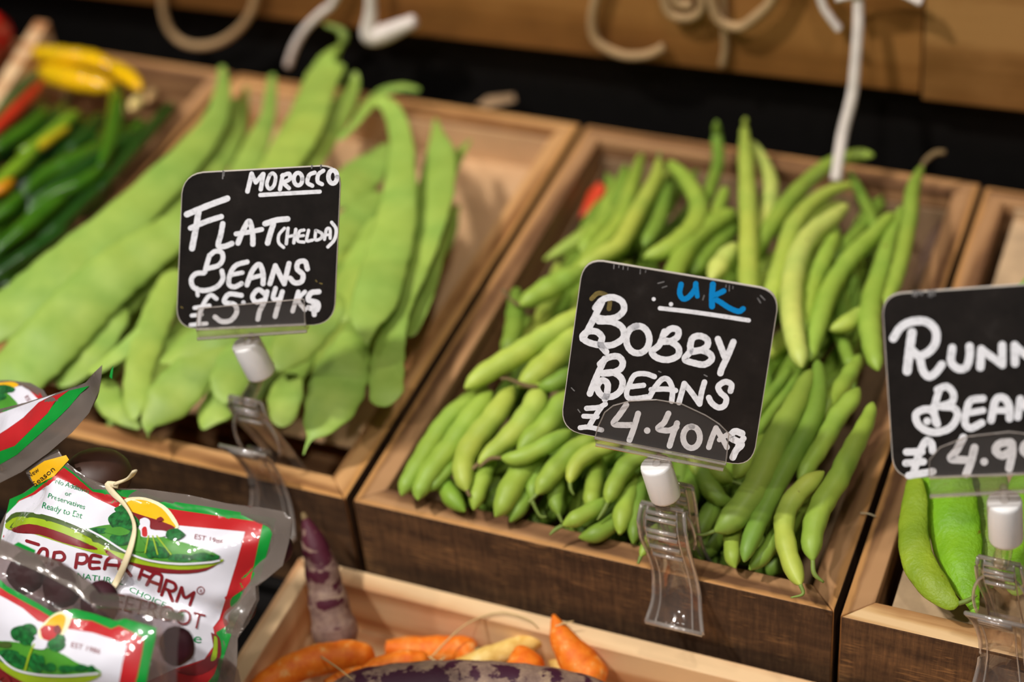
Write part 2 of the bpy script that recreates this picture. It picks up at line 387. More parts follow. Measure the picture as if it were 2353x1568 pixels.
# ------------------------------------------------------------------ crates
def crate(name, label, x0, y0, W, D, H, t, ztop, yaw=0, front='dark', top='rim', inner='rim', ftop=None, floor_z=None, group=None, cat='crate', skew=0):
    """mitred open box; four wall panels and a floor, each its own part"""
    root = empty(name, (x0, y0, ztop - H), label, cat, group)
    cy, sy = math.cos(yaw), math.sin(yaw)
    specs = [('front_panel', W, 0.0, 0.0, 0), ('side_panel', D, W, 0.0, math.pi / 2), ('back_panel', W, W, D, math.pi), ('side_panel', D, 0.0, D, -math.pi / 2)]
    for nm, L, ox, oy, r in specs:
        mb = MB()
        e = 0.0004
        v = [(e, 0, 0), (L - e, 0, 0), (L - t, t, 0), (t, t, 0), (e, 0, H), (L - e, 0, H), (L - t, t, H), (t, t, H)]
        v = [(a - L / 2, c - t / 2, d) for a, c, d in v]
        mb.add(v, [(0, 1, 5, 4)], 1); mb.add(v, [(4, 5, 6, 7), (2, 3, 7, 6), (0, 3, 2, 1), (1, 2, 6, 5), (3, 0, 4, 7)], 0)
        me_o = mb.build(nm, [M[ftop if ftop and nm == 'front_panel' else top], M[front]], smooth=False, origin=(0, 0, 0))
        bm = bmesh.new(); bm.from_mesh(me_o.data); bmesh.ops.remove_doubles(bm, verts=bm.verts, dist=1e-6); bm.to_mesh(me_o.data); bm.free()
        bv = me_o.modifiers.new('bevel', 'BEVEL'); bv.width = 0.0007; bv.segments = 2; bv.limit_method = 'ANGLE'
        me_o.parent = root
        lx, ly = L / 2, t / 2
        me_o.location = (ox + lx * math.cos(r) - ly * math.sin(r), oy + lx * math.sin(r) + ly * math.cos(r), 0)
        me_o.rotation_euler = (0, 0, r)
    mb = MB(); mb.box((t * 0.9, t * 0.9, 0), (W - t * 0.9, D - t * 0.9, 0.006))
    f = mb.build('bottom_panel', M[inner], smooth=False, origin=(0, 0, 0)); f.parent = root; f.location = (0, 0, 0)
    root.rotation_euler = (0, 0, yaw)
    return root
HZ = 0.076
crate('wooden_crate', 'brown wooden crate holding the broad flat pods', -0.2535, 0.0, 0.2495, 0.352, HZ, 0.0135, 0.0, top='rim_warm')
crate('wooden_crate', 'dark-fronted wooden crate holding the slender bobby beans', 0.0005, 0.0, 0.2495, 0.352, HZ, 0.0135, 0.0)
crate('wooden_crate', 'wooden crate with pale mitred front rim holding the runner beans', 0.2535, -0.002, 0.25, 0.352, HZ, 0.0135, 0.0, ftop='rim_pale')
crate('wooden_crate', 'wooden crate holding the green chillies, next to the flat bean crate', -0.5100, 0.0, 0.2525, 0.352, HZ, 0.0135, 0.0, top='rim')
crate('wooden_crate', 'light pine crate holding the orange and purple carrots', -0.0335, -0.3080, 0.42, 0.300, 0.040, 0.011, -0.0435, front='pine', top='pine', inner='pine')

# tall pale divider board standing in the chilli crate
p0 = spot(112, 50, y=0.3375); p1 = spot(2, 228, x=p0[0]); sl = (p0[2] - p1[2]) / (p0[1] - p1[1]); y2 = max(0.10, p0[1] - (p0[2] + 0.055) / sl)
mb = MB(); prof = [(p0[1], p0[2]), (p0[1], -0.069), (y2, -0.069), (y2, p0[2] - sl * (p0[1] - y2))]
mb.add([(p0[0], y, z) for y, z in prof] + [(p0[0] - 0.011, y, z) for y, z in prof], [(0, 1, 2, 3), (7, 6, 5, 4)] + [(i, 4 + i, 4 + (i + 1) % 4, (i + 1) % 4) for i in range(4)])
tag(mb.build('divider_board', M['pine'], smooth=False, bevel=0.0008), 'pale wooden divider board standing upright beside the yellow peppers', 'board')

# cardboard liners
def sheet(name, pts, th, mat, label, cat='liner'):
    mb = MB(); n = len(pts); P = np.array(pts, float)
    up = np.array([0, 0, th]); mb.add(list(P) + list(P + up), [tuple(range(n - 1, -1, -1)), tuple(range(n, 2 * n))] + [(i, (i + 1) % n, n + (i + 1) % n, n + i) for i in range(n)])
    return tag(mb.build(name, mat, smooth=False), label, cat)
def liner(name, x0, x1, y0, y1, zf, zb, mat, label):
    mb = MB(); th = 0.0015
    mb.box((x0, y0, zf), (x1, y1, zf + th))
    mb.add([(x0, y1 - th, zf), (x1, y1 - th, zf), (x1, y1 - th, zb), (x0, y1 - th, zb), (x0, y1, zf), (x1, y1, zf), (x1, y1, zb), (x0, y1, zb)],
           [(0, 1, 2, 3), (5, 4, 7, 6), (3, 2, 6, 7), (0, 3, 7, 4), (1, 5, 6, 2)])
    mb.add([(x0, y0, zf), (x0, y1, zf), (x0, y1, zb - 0.01), (x0, y0, zb - 0.02), (x0 + th, y0, zf), (x0 + th, y1, zf), (x0 + th, y1, zb - 0.01), (x0 + th, y0, zb - 0.02)],
           [(0, 1, 2, 3), (5, 4, 7, 6), (3, 2, 6, 7), (0, 3, 7, 4), (1, 5, 6, 2)])
    return tag(mb.build(name, mat, smooth=False), label, 'liner')
liner('cardboard_liner', -0.2388, -0.0187, 0.0620, 0.3370, -0.030, -0.004, M['card'], 'beige cardboard liner in the crate of flat pods')
liner('cardboard_liner', 0.0152, 0.2352, 0.0150, 0.3370, -0.050, -0.012, M['card_grey'], 'brownish cardboard liner under the bobby beans')
liner('cardboard_liner', 0.2735, 0.4880, 0.0130, 0.3350, -0.0105, -0.0015, M['card_worn'], 'worn cardboard liner with a torn edge under the runner beans')

# ------------------------------------------------------------------ bean builders
def height_on(px, py, hf, add, r, x0, x1):
    """follow the sight line to the heap surface (hf) + add; keep off the crate rims"""
    z = 0.01
    for _ in range(7):
        p = spot(px, py, z=z); z = hf(p[0], p[1]) + add
        if p[1] < 0.017 or p[0] < x0 + 0.016 or p[0] > x1 - 0.016: z = max(z, r * 0.9 + 0.001)
    p = spot(px, py, z=z)
    if p[1] > 0.330: p = spot(px, py, y=0.330)
    return p

def bobby_pod(name, pts, hf, layer, col, label, group=None, x0=0.0, x1=0.25, tail=None, stem=None, mat=None, flat=None, nseg=12, cat='bean', lump=0.05, dz=None, tailmat='stemgreen'):
    W, Rr = [], []
    if flat is None and layer < 1.75 and cat == 'bean':
        (x0_, y0_, h0_), (x1_, y1_, _) = pts[0], pts[1]; dl = math.hypot(x0_ - x1_, y0_ - y1_)
        k_ = 45 / max(dl, 1); pts = [(x0_ + (x0_ - x1_) * k_, y0_ + (y0_ - y1_) * k_, h0_ * 0.7), (x0_, y0_, max(h0_, pts[1][2] * 0.9))] + list(pts[1:])
        dz = [-0.008, -0.002] + [0] * len(pts)
    for k, (px, py, hw) in enumerate(pts):
        a = layer * 0.0085 + (dz[k] if dz else 0)
        r0 = hw / FPX * 0.95
        p = height_on(px, py, hf, a, r0 * (flat or 1), x0, x1)
        W.append(p); Rr.append(max(hw, 1.0) / FPX * depth(p))
    W = np.array(W); Rr = np.array(Rr)
    n = 30 if flat is None else 46
    PR = ends_dense(np.hstack([W, Rr[:, None]]), n); P = PR[:, :3]; R = np.maximum(PR[:, 3], 0.0004)
    # rounded ends
    s = np.concatenate([[0], np.cumsum(np.linalg.norm(np.diff(P, axis=0), axis=1))]); L = s[-1]
    re = R.copy()
    for i in range(n):
        for dd, r in ((s[i], R[0]), (L - s[i], R[-1])):
            q = max(r * (2.6 if flat is None else 1.15), 1e-4)
            if dd < q: re[i] *= max(0.2, max(0, 1 - (1 - dd / q) ** 2) ** (0.62 if flat is None else 0.5))
    ph = random.random() * 6
    if lump:
        re *= 1 + lump * np.sin(s / 0.0125 * 2 * math.pi + ph) * np.clip(s / 0.01, 0, 1) * np.clip((L - s) / 0.01, 0, 1)
    mb = MB()
    if flat is None:
        mb.tube(P, re, seg=nseg)
    else:
        up = []
        tw = (random.random() - 0.5) * 0.5
        for i in range(n):
            tocam = CAM - P[i]; tocam /= np.linalg.norm(tocam)
            side = np.array([math.cos(ph), math.sin(ph), 0])
            u = tocam * 0.62 + np.array([-0.26, 0.05, 0.36]) + side * 0.34 * math.sin(s[i] / L * 3 + ph); up.append(u / np.linalg.norm(u))
        bulge = 1 + 0.15 * np.sin(s / 0.027 * 2 * math.pi + ph)
        fl = [flat * (0.75 + 0.25 * min(1, min(s[i], L - s[i]) / 0.012)) * bulge[i] for i in range(n)]
        mb.tube(P, re, seg=20, flat=fl, up=np.array(up), lens=1.2)
    o = mb.build(name, mat)
    o.color = col
    tag(o, label, cat, group)
    for part, tp, mt in (('tip', tail, tailmat), ('stem', stem, 'stembrown')):
        if tp:
            e0, e1 = (P[-1], P[-3]) if np.hypot(tp[0][0] - pts[-1][0], tp[0][1] - pts[-1][1]) < np.hypot(tp[0][0] - pts[0][0], tp[0][1] - pts[0][1]) else (P[0], P[2])
            dd = depth(e0)
            Q = [e1 * 0.4 + e0 * 0.6] + [spot(q[0], q[1], d=dd - 0.0005 * (k + 1)) for k, q in enumerate(tp)]
            rr = [max(0.0011, re[-2] * 0.5)] + [q[2] / FPX * dd for q in tp]
            m2 = MB(); m2.tube(np.array(Q), rr, seg=7, n=10); m2.build(part, M[mt], parent=o)
    return o

# greens
def G(base, j=0.10):
    k = 1 + (random.random() - 0.5) * 2 * j; h = (random.random() - 0.5) * j
    return (base[0] * k * (1 + h), base[1] * k, base[2] * k * (1 - h), 1)
FG = lin(152, 180, 84)
hf1 = lambda x, y: 0.002 + 0.022 * max(0.0, math.sin(math.pi * min(max(y, 0), 0.34) / 0.34)) ** 0.7
flats = [
 # label, layer, pts
 ('long flat pod arching over the crate rim beside the chillies', 3.2, [(510,150,7),(512,205,18),(494,277,28),(438,353,39),(355,438,49),(270,518,57),(160,607,66),(48,697,66),(-58,782,66)]),
 ('wide flat pod running under the long arching one, beside the small sign', 2.8, [(446,496,40),(380,545,50),(303,600,60),(223,668,66),(130,766,72),(50,848,72),(-25,925,62)]),
 ('flat pod behind the small sign with its top just under the long arching pod', 1.9, [(540,225,12),(530,310,28),(480,390,38),(400,490,42),(330,545,40)]),
 ('flat pod showing as a strip below the widest pod, left of the small sign', 1.0, [(420,560,32),(330,640,40),(240,725,45),(150,812,45),(60,880,40)]),
 ('narrow flat pod hanging steeply beside the edge of the small sign', 2.3, [(405,620,26),(372,700,35),(342,780,36),(320,850,33),(310,920,28),(306,966,12)]),
 ('short flat pod with a browned blunt end', 2.6, [(204,858,13),(240,838,18),(290,800,20),(335,755,16)]),
 ('rounded flat pod end lying above the printed pouch corner', 1.4, [(135,890,30),(185,832,46),(232,770,45),(275,700,40)]),
 ('broad flat pod, pointed tip hanging on the front rim left of the clear clip', 2.2, [(340,996,3),(345,970,22),(378,930,52),(422,880,56),(462,830,50),(505,780,45)]),
 ('flat pod whose round end shows just left of the white clip cap', 2.0, [(520,928,16),(524,890,42),(540,840,43),(565,780,40)]),
 ('shaded flat pod low behind the clear clip', 0.7, [(466,988,6),(484,958,36),(512,925,44),(550,880,42)]),
 ('flat pod lying sideways right under the small sign', 2.4, [(366,832,6),(410,815,36),(470,790,50),(545,757,52)]),
 ('small flat pod curving down low at the left of the heap front', 0.9, [(322,985,6),(288,955,28),(252,925,32),(240,875,32)]),
 ('large pale flat pod with a thin curled tip over the crate front corner', 2.4, [(697,1046,1.5),(704,1026,4),(713,1008,10),(729,984,37),(760,930,62),(785,862,63),(806,800,46),(824,755,30)]),
 ('flat pod bending under the lower corner of the small sign', 2.2, [(636,852,18),(672,800,50),(722,740,56),(775,675,50)]),
 ('dark shaded flat pod low at the right of the clip', 0.8, [(648,982,22),(655,920,42),(662,860,42)]),
 ('flat pod with the broad blade and pointed tip right of the small sign', 3.7, [(843,790,3),(842,765,19),(842,735,40),(862,690,53),(881,620,53),(903,540,50),(916,470,43),(921,400,35),(922,330,29),(908,270,24),(885,238,18),(858,236,15),(815,285,13),(780,322,10)]),
 ('outermost flat pod with a spoon shaped lower end, next to the bare cardboard', 2.4, [(1000,272,3),(1004,310,17),(1010,360,38),(1000,440,48),(985,510,45),(968,572,40),(945,640,33),(920,700,30),(904,760,32),(891,820,41),(888,872,43),(889,912,41),(892,934,30)]),
 ('dark flat pod tucked behind the spoon ended one', 1.2, [(1083,320,2),(1050,362,15),(1012,440,24),(1000,560,26),(982,660,22),(958,725,22),(942,775,14)]),
 ('tallest flat pod, with its curled tail reaching above the back rim', 3.0, [(788,98,17),(766,135,37),(743,175,46),(726,215,47),(705,270,52),(680,320,55),(650,370,50),(618,425,50)]),
 ('slim flat pod leaning right behind the tallest one', 2.2, [(817,165,5),(812,192,15),(795,230,25),(765,280,31),(725,340,35),(690,390,37),(650,450,36)]),
 ('thin edge-on flat pod left of the tallest one', 2.3, [(625,170,8),(622,220,14),(615,270,18),(590,330,28),(560,390,33),(528,435,30)]),
 ('wide flat pod between the small sign and the broad bladed pod, upper one', 1.8, [(892,328,18),(860,370,43),(815,420,49),(768,472,48)]),
 ('middle flat pod between the small sign and the broad bladed pod', 1.5, [(872,440,20),(836,490,37),(790,535,39),(738,582,38)]),
 ('lower flat pod between the small sign and the broad bladed pod', 2.0, [(864,500,14),(846,560,36),(820,630,46),(798,692,46),(776,742,40)]),
 ('thin dark flat pod at the back rim between the two tall tips', 0.9, [(566,200,6),(561,250,11),(555,310,14),(545,380,18)]),
 ('dark flat pod arching right along the back rim', 1.6, [(965,207,6),(925,200,12),(880,212,14),(845,240,15),(815,280,16)]),
]
tails = {18: [(790,80,11),(776,66,8),(746,56,5)], 7:[(341,998,3),(340,1008,1.5)]}
for i, (lb, L, pts) in enumerate(flats):
    bobby_pod('flat_bean', pts, hf1, L, G(FG, 0.08), lb, None, -0.254, -0.004, tail=tails.get(i), mat=M['flatbean'], flat=0.23, lump=0.035)
for k in range(24):
    a = random.uniform(-0.30, 0.25); cx = random.uniform(-0.205, -0.055 if k % 3 else -0.045); cyy = random.uniform(0.085, 0.20); ln = random.uniform(0.05, 0.075)
    d = np.array([math.sin(a), math.cos(a), 0.0])
    z = -0.012 + 0.012 * (k % 2)
    P = np.array([[cx, cyy, z] + d * ln * t + np.array([0.006 * (1 - t * t), 0, 0.004 * math.cos(t * 2)]) for t in np.linspace(-1, 1, 22)])
    R = np.array([0.0105 * max(0.1, (1 - abs(t) ** 3.5)) for t in np.linspace(-1, 1, 22)])
    mb = MB(); mb.tube(P, R, seg=14, flat=0.28, up=(0.2, -0.3, 0.9)); o = mb.build('flat_bean', M['flatbean']); o.color = G(FG, 0.1)
    tag(o, 'flat pod lying deep in the heap, mostly hidden by the pods above', 'bean', 'deep flat pods')

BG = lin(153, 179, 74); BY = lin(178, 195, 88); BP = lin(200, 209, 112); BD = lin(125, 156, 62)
hf2 = lambda x, y: -0.002 + 0.022 * max(0.0, math.sin(math.pi * min(max(y, 0), 0.34) / 0.34)) ** 0.8
T = 'tail'; S = 'stem'
bob = [
 # label, layer, colour, pts, {tail / stem}
 ('yellowish bobby bean at the heap front bending down onto the front rim', 2.6, BY, [(1893,1085,19),(1848,1120,23),(1813,1163,24),(1801,1210,24),(1810,1268,24),(1828,1319,21),(1840,1346,13)], {T:[(1845,1366,4),(1817,1374,2)]}),
 ('outermost lumpy bobby bean along the right side wall, its tip curled on the corner', 2.6, BG, [(2006,925,12),(1992,968,19),(1966,1020,24),(1945,1060,26),(1926,1101,27),(1893,1152,28),(1872,1203,27),(1865,1254,24),(1868,1290,16)], {T:[(1871,1319,6),(1893,1339,3)]}),
 ('long thin grooved bobby bean running down beside the olive one', 2.4, BD, [(1878,828,14),(1882,876,18),(1880,914,21),(1870,955,23),(1849,1000,23),(1818,1055,24),(1790,1105,24),(1765,1155,23),(1740,1205,23),(1720,1255,20),(1710,1292,14)], {}),
 ('bright green bobby bean between the grooved and the outermost ones', 2.0, BG, [(1974,892,16),(1954,922,21),(1926,956,23),(1907,990,23),(1887,1025,22),(1859,1067,22),(1836,1108,20)], {}),
 ('thick olive bobby bean with a pointed tip beside the clear clip', 2.5, lin(140,164,70), [(1864,850,14),(1845,895,23),(1822,943,28),(1796,990,31),(1770,1045,33),(1741,1115,34),(1705,1170,34),(1668,1205,28),(1640,1222,15)], {T:[(1618,1229,4),(1600,1228,2)]}),
 ('bobby bean dropping down under the thick olive one', 1.2, BG, [(1695,1175,18),(1682,1230,20),(1684,1285,19),(1690,1306,12)], {}),
 ('bobby bean with reddish spots at the front corner', 1.3, BD, [(1800,1210,18),(1758,1272,20),(1722,1310,18)], {}),
 ('slim bobby bean beside the right edge of the bobby sign, upper of a pair', 2.0, BD, [(1817,845,8),(1792,880,13),(1767,910,14),(1748,935,14),(1725,970,14)], {}),
 ('slim bobby bean beside the right edge of the bobby sign, lower of a pair', 1.7, BD, [(1832,864,8),(1807,904,13),(1776,942,14),(1748,982,14),(1722,1020,14)], {}),
 ('pale bobby bean end under the bright green bean by the side wall', 1.5, BG, [(1955,855,15),(1930,895,21),(1907,925,22),(1885,965,20)], {}),
 ('wide bobby bean emerging below the corner of the bobby sign', 1.8, BG, [(1768,1000,26),(1725,1048,29),(1688,1100,26)], {}),
 ('curved bobby bean hanging below the bobby sign with a long pointed tip', 2.2, BG, [(1505,1045,22),(1451,1062,23),(1422,1098,23),(1404,1134,19),(1396,1158,9)], {T:[(1386,1176,5),(1372,1196,2)]}),
 ('hooked bobby bean left of the curved one, tip pointing down', 2.3, BY, [(1425,1022,18),(1366,1037,21),(1328,1063,21),(1313,1094,14),(1309,1112,6)], {T:[(1312,1126,4),(1319,1138,2)]}),
 ('mottled bobby bean left of the hooked one', 2.1, BG, [(1375,1004,20),(1324,1029,23),(1290,1063,25),(1255,1105,24),(1232,1138,14)], {T:[(1215,1155,3)]}),
 ('bobby bean lying crosswise at the left front with a withered tip', 2.7, BG, [(1312,990,20),(1252,1025,21),(1194,1052,20),(1150,1053,14)], {S:[(1125,1055,5),(1102,1074,3)]}),
 ('tapering bobby bean whose narrow end passes under the crosswise one', 2.2, BY, [(1240,880,22),(1226,935,28),(1186,988,26),(1135,1035,20),(1098,1068,14)], {S:[(1086,1078,5),(1072,1082,6)]}),
 ('long curved bobby bean with a dark dry end above the front rim', 2.0, BY, [(1180,890,24),(1133,960,27),(1090,1010,27),(1067,1055,26),(1065,1098,24),(1074,1130,14)], {S:[(1080,1142,4)]}),
 ('second bobby bean from the left side wall, standing on the front wall', 1.9, BG, [(1130,900,22),(1080,960,25),(1034,1025,25),(990,1083,25),(965,1128,20),(960,1150,12)], {}),
 ('bobby bean nearest the left side wall', 1.7, BG, [(1085,915,18),(1041,950,22),(1003,998,23),(961,1067,23),(934,1113,20),(922,1140,13)], {}),
 ('long bobby bean crossing diagonally from behind the bobby sign to the side wall', 3.0, BY, [(1350,712,24),(1252,773,25),(1175,822,27),(1110,861,24),(1068,893,14)], {}),
 ('wide pale bobby bean under the diagonal one, left of the bobby sign', 2.4, BY, [(1345,735,26),(1280,812,29),(1230,860,29),(1190,890,20)], {}),
 ('twisted bobby bean with a long withered end left of the bobby sign', 2.8, BD, [(1330,845,18),(1275,880,20),(1235,890,15)], {S:[(1205,886,6),(1170,872,4),(1150,870,3)]}),
 ('bobby bean beside the left edge of the bobby sign', 1.9, BG, [(1312,890,26),(1265,968,28),(1218,1010,25),(1190,1042,20)], {}),
 ('broad bobby bean under the crosswise one, above the front wall', 1.5, BG, [(1225,1050,28),(1180,1112,29),(1156,1160,26),(1138,1188,18)], {}),
 ('bobby bean with a dried flower end on the front rim', 1.4, BG, [(1122,1065,18),(1102,1120,21),(1088,1172,16)], {}),
 ('thin twisted bobby bean at the left front', 1.6, BD, [(1050,1060,8),(1011,1103,14),(984,1130,12)], {}),
 ('bright green short bobby bean low at the left front', 1.0, lin(126,166,60), [(1015,1105,20),(1041,1146,23),(1068,1176,18)], {}),
 ('short bobby bean below the mottled one', 1.1, BD, [(1235,1065,18),(1226,1115,20),(1222,1152,15)], {T:[(1240,1185,3),(1256,1188,2)]}),
 ('stubby bobby bean hanging under the hooked one', 1.3, BG, [(1370,1085,17),(1360,1140,21),(1354,1174,14)], {}),
 ('dark bobby bean left of the stubby hanging one', 1.0, BD, [(1284,1085,16),(1276,1142,20),(1284,1184,12)], {T:[(1292,1202,3)]}),
 ('short bobby bean lying on the front rim with a thin tip', 1.7, BG, [(1368,1168,16),(1328,1190,20),(1292,1209,14)], {T:[(1276,1218,5),(1263,1230,2)]}),
 ('bobby bean with a round cut end facing the front wall', 1.4, BG, [(1446,1130,22),(1430,1190,25),(1424,1228,24)], {}),
 ('slender dark bobby bean just left of the clear clip', 1.2, BD, [(1472,1120,16),(1462,1200,18),(1455,1250,14)], {}),
 ('bobby bean tip poking over the front rim behind the clear clip', 1.8, BG, [(1510,1205,14),(1488,1250,14),(1472,1280,9)], {T:[(1466,1296,3)]}),
 ('bobby bean lying along the front wall by the round cut one', 0.9, BD, [(1420,1195,20),(1372,1226,21),(1330,1236,14)], {}),
 ('small bobby bean low in the middle of the front', 0.8, BD, [(1222,1125,16),(1195,1165,19),(1172,1200,14)], {}),
 ('bobby bean under the sign corner with a thin sideways tip', 1.6, BG, [(1628,1060,18),(1660,1095,21),(1685,1108,10)], {T:[(1705,1114,4),(1728,1121,2)]}),
 ('curved dark bobby bean right behind the white cap', 1.3, BD, [(1608,1060,20),(1628,1115,24),(1655,1146,20),(1682,1150,8)], {T:[(1700,1148,3),(1716,1145,2)]}),
 ('blunt bobby bean end directly under the sign holder', 1.6, BG, [(1598,1035,18),(1600,1092,20)], {}),
 ('bobby bean low behind the clear clip', 0.7, BD, [(1648,1150,20),(1620,1200,22),(1600,1240,18)], {}),
 ('shaded bobby bean behind the white cap', 0.8, BD, [(1600,1085,24),(1580,1150,26),(1570,1200,20)], {}),
 ('tallest bobby bean, standing up past the back rim', 3.0, BY, [(1713,270,5),(1711,302,10),(1714,365,18),(1719,480,22),(1720,566,23),(1720,655,24),(1718,740,20)], {}),
 ('pale bobby bean leaning against the tallest one', 1.9, BP, [(1724,325,11),(1751,370,16),(1771,422,19),(1765,474,20),(1751,523,20),(1735,575,19),(1712,640,16)], {}),
 ('green bobby bean arching right to the back rim', 2.2, BG, [(2008,357,12),(1966,357,15),(1909,376,17),(1851,422,19),(1808,468,21),(1775,515,21),(1735,575,20),(1700,640,16)], {}),
 ('dark bobby bean standing against the back wall', 1.5, BD, [(1648,322,9),(1650,375,15),(1632,434,15),(1620,470,12)], {}),
 ('bobby bean in the back corner with a fine upright tip', 2.2, BY, [(1515,365,8),(1505,415,17),(1463,491,21),(1425,560,21),(1383,585,20),(1330,618,16)], {T:[(1516,350,3)]}),
 ('outer bobby bean in the back corner beside the red scrap', 1.6, BG, [(1461,400,12),(1444,453,18),(1421,514,20),(1368,575,20),(1325,625,18),(1290,665,13)], {}),
 ('arched bobby bean behind the top edge of the bobby sign', 2.5, BG, [(1535,372,12),(1578,415,19),(1605,472,23),(1593,522,25),(1540,568,23),(1480,592,17)], {}),
 ('bobby bean rising behind the bobby sign toward the tallest bean', 2.1, BG, [(1690,484,20),(1616,530,24),(1578,570,25),(1545,635,24),(1515,690,18)], {}),
 ('short bobby bean at the side wall above the bobby sign corner', 1.3, BG, [(1400,500,18),(1360,540,21),(1335,580,18)], {}),
 ('shaded bobby bean between the back corner and the arched one', 1.6, BD, [(1530,448,15),(1513,510,19),(1480,565,17)], {}),
 ('bobby bean by the side wall with a dry stem pointing up', 2.2, BG, [(1345,618,22),(1272,656,27),(1226,683,23),(1192,704,11)], {S:[(1175,690,4),(1155,665,5)]}),
 ('bobby bean dropping from the dry stemmed one along the side wall', 1.5, BD, [(1184,708,17),(1180,760,23),(1160,825,20)], {}),
 ('pale yellow bobby bean peeking over the top edge of the bobby sign', 2.4, BP, [(1692,560,16),(1657,604,23),(1632,645,22)], {}),
 ('curved yellow bobby bean next to the hanging white string', 2.4, BY, [(1962,422,7),(1909,439,15),(1860,474,20),(1822,523,23),(1808,566,23),(1794,609,22),(1778,660,22),(1766,730,18)], {}),
 ('large pale yellow bobby bean arching down beside the bobby sign', 3.0, BP, [(1948,470,10),(1909,503,20),(1866,537,24),(1838,580,26),(1823,637,27),(1818,698,27),(1824,759,26),(1836,815,22),(1843,845,14)], {}),
 ('bobby bean right of the large pale yellow one', 2.2, BG, [(1922,532,16),(1896,590,21),(1868,652,22),(1852,720,20),(1846,770,15)], {}),
 ('green bobby bean slanting across the back of the heap', 2.4, BG, [(2052,490,14),(2009,537,18),(1966,580,21),(1932,623,22),(1903,675,23),(1882,740,22),(1868,795,18),(1862,830,12)], {}),
 ('upright bobby bean with a brown hooked stem at the back corner', 2.7, BG, [(2119,382,6),(2104,415,14),(2095,451,18),(2092,494,19),(2084,537,19),(2072,594,19),(2055,652,18),(2035,700,14)], {S:[(2126,370,6),(2148,352,7),(2172,350,6)]}),
 ('broad bobby bean beside the upright hook stemmed one', 2.0, BG, [(2074,475,10),(2044,551,18),(2024,623,23),(2003,690,26),(1999,750,27),(2008,815,22),(2018,852,13)], {}),
 ('short bobby bean stub near the bottom end of the white string', 1.6, BD, [(1973,438,11),(1998,488,14),(2012,530,12)], {}),
 ('small curled bright bobby bean near the runner sign', 2.0, BY, [(1990,708,17),(1944,744,20),(1906,759,18)], {}),
 ('shaded bobby bean under the small curled one', 0.9, BD, [(1930,775,12),(1952,830,16),(1958,850,12)], {}),
 ('thin dark bobby bean behind the slanting one', 1.4, BD, [(2000,500,16),(1960,545,18),(1915,600,17)], {}),
 ('slim bobby bean rising left of the tallest bean', 1.8, BG, [(1668,430,12),(1645,490,17),(1610,540,17)], {}),
 ('dark green bobby bean below the pale yellow peeking one', 1.2, BD, [(1690,520,18),(1640,570,20),(1590,630,20)], {}),
]
for lb, L, c, pts, ex in bob:
    bobby_pod('bobby_bean', pts, hf2, L, G(c, 0.07), lb, None, 0.0, 0.25, tail=ex.get(T), stem=ex.get(S), mat=M['bobby'])
def deep_bobby(n, zs, rr):
    for k in range(n):
        a = random.uniform(-0.45, 0.35); cx = random.uniform(0.035, 0.215); cyy = random.uniform(0.045, 0.29); ln = random.uniform(0.040, 0.055)
        d = np.array([math.sin(a), math.cos(a), 0.0]); z = zs[k % len(zs)] + (0.012 if 0.1 < cyy < 0.26 else 0)
        bend = random.uniform(-0.01, 0.01)
        P = []
        for t in np.linspace(-1, 1, 20):
            p = np.array([cx, cyy, z]) + d * ln * t + np.array([bend * (1 - t * t), 0, 0])
            p[0] = min(max(p[0], 0.024), 0.226); p[1] = min(max(p[1], 0.024), 0.326); P.append(p)
        R = np.array([0.0052 * max(0.12, (1 - abs(t) ** 5)) for t in np.linspace(-1, 1, 20)])
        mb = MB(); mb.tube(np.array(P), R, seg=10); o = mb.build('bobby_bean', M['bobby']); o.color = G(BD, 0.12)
        tag(o, 'bobby bean lying deep in the heap, mostly hidden by the beans above', 'bean', 'deep bobby beans')
deep_bobby(80, (-0.020, -0.012, -0.004, 0.003), 0.005)

for k in range(26):
    a = random.uniform(-0.35, 0.3); cx = 0.045 + 0.168 * (k + random.uniform(0.2, 0.8)) / 26; y1 = random.uniform(0.018, 0.024); ln = random.uniform(0.045, 0.06)
    P = []
    for t in np.linspace(0, 1, 18):
        P.append((cx + math.sin(a) * ln * t + 0.004 * math.sin(t * 3), y1 + ln * t, -0.017 + (k % 3) * 0.006 + 0.010 * t))
    R_ = [0.0056 * max(0.2, min(1, (t + 0.03) * 7) ** 0.6) * max(0.2, min(1, (1.03 - t) * 7) ** 0.6) for t in np.linspace(0, 1, 18)]
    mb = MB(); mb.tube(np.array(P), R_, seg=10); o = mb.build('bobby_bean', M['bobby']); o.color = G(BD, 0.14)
    tag(o, 'bobby bean end low along the front wall, mostly under the others', 'bean', 'low front bobby beans')

for k in range(34):
    a = random.uniform(-0.15, 0.5); cx = random.uniform(0.04, 0.215); cyy = random.uniform(0.12, 0.27); ln = random.uniform(0.040, 0.052); bend = random.uniform(-0.010, 0.010)
    P = np.array([[min(max(cx + math.sin(a) * ln * t + bend * (1 - t * t), 0.024), 0.224), min(cyy + ln * t, 0.325), 0.004 + (k % 3) * 0.004 + 0.004 * (1 - t * t)] for t in np.linspace(-1, 1, 22)])
    R_ = [0.0054 * max(0.16, (1 - abs(t) ** 4) ** 0.7) for t in np.linspace(-1, 1, 22)]
    mb = MB(); mb.tube(P, R_, seg=12); o = mb.build('bobby_bean', M['bobby']); o.color = G([BG, BD, BY][k % 3], 0.1)
    tag(o, 'bobby bean filling the back of the heap, partly under the named ones'.replace('the named ones', 'the top layer'), 'bean', 'bobby beans filling the back of the heap')

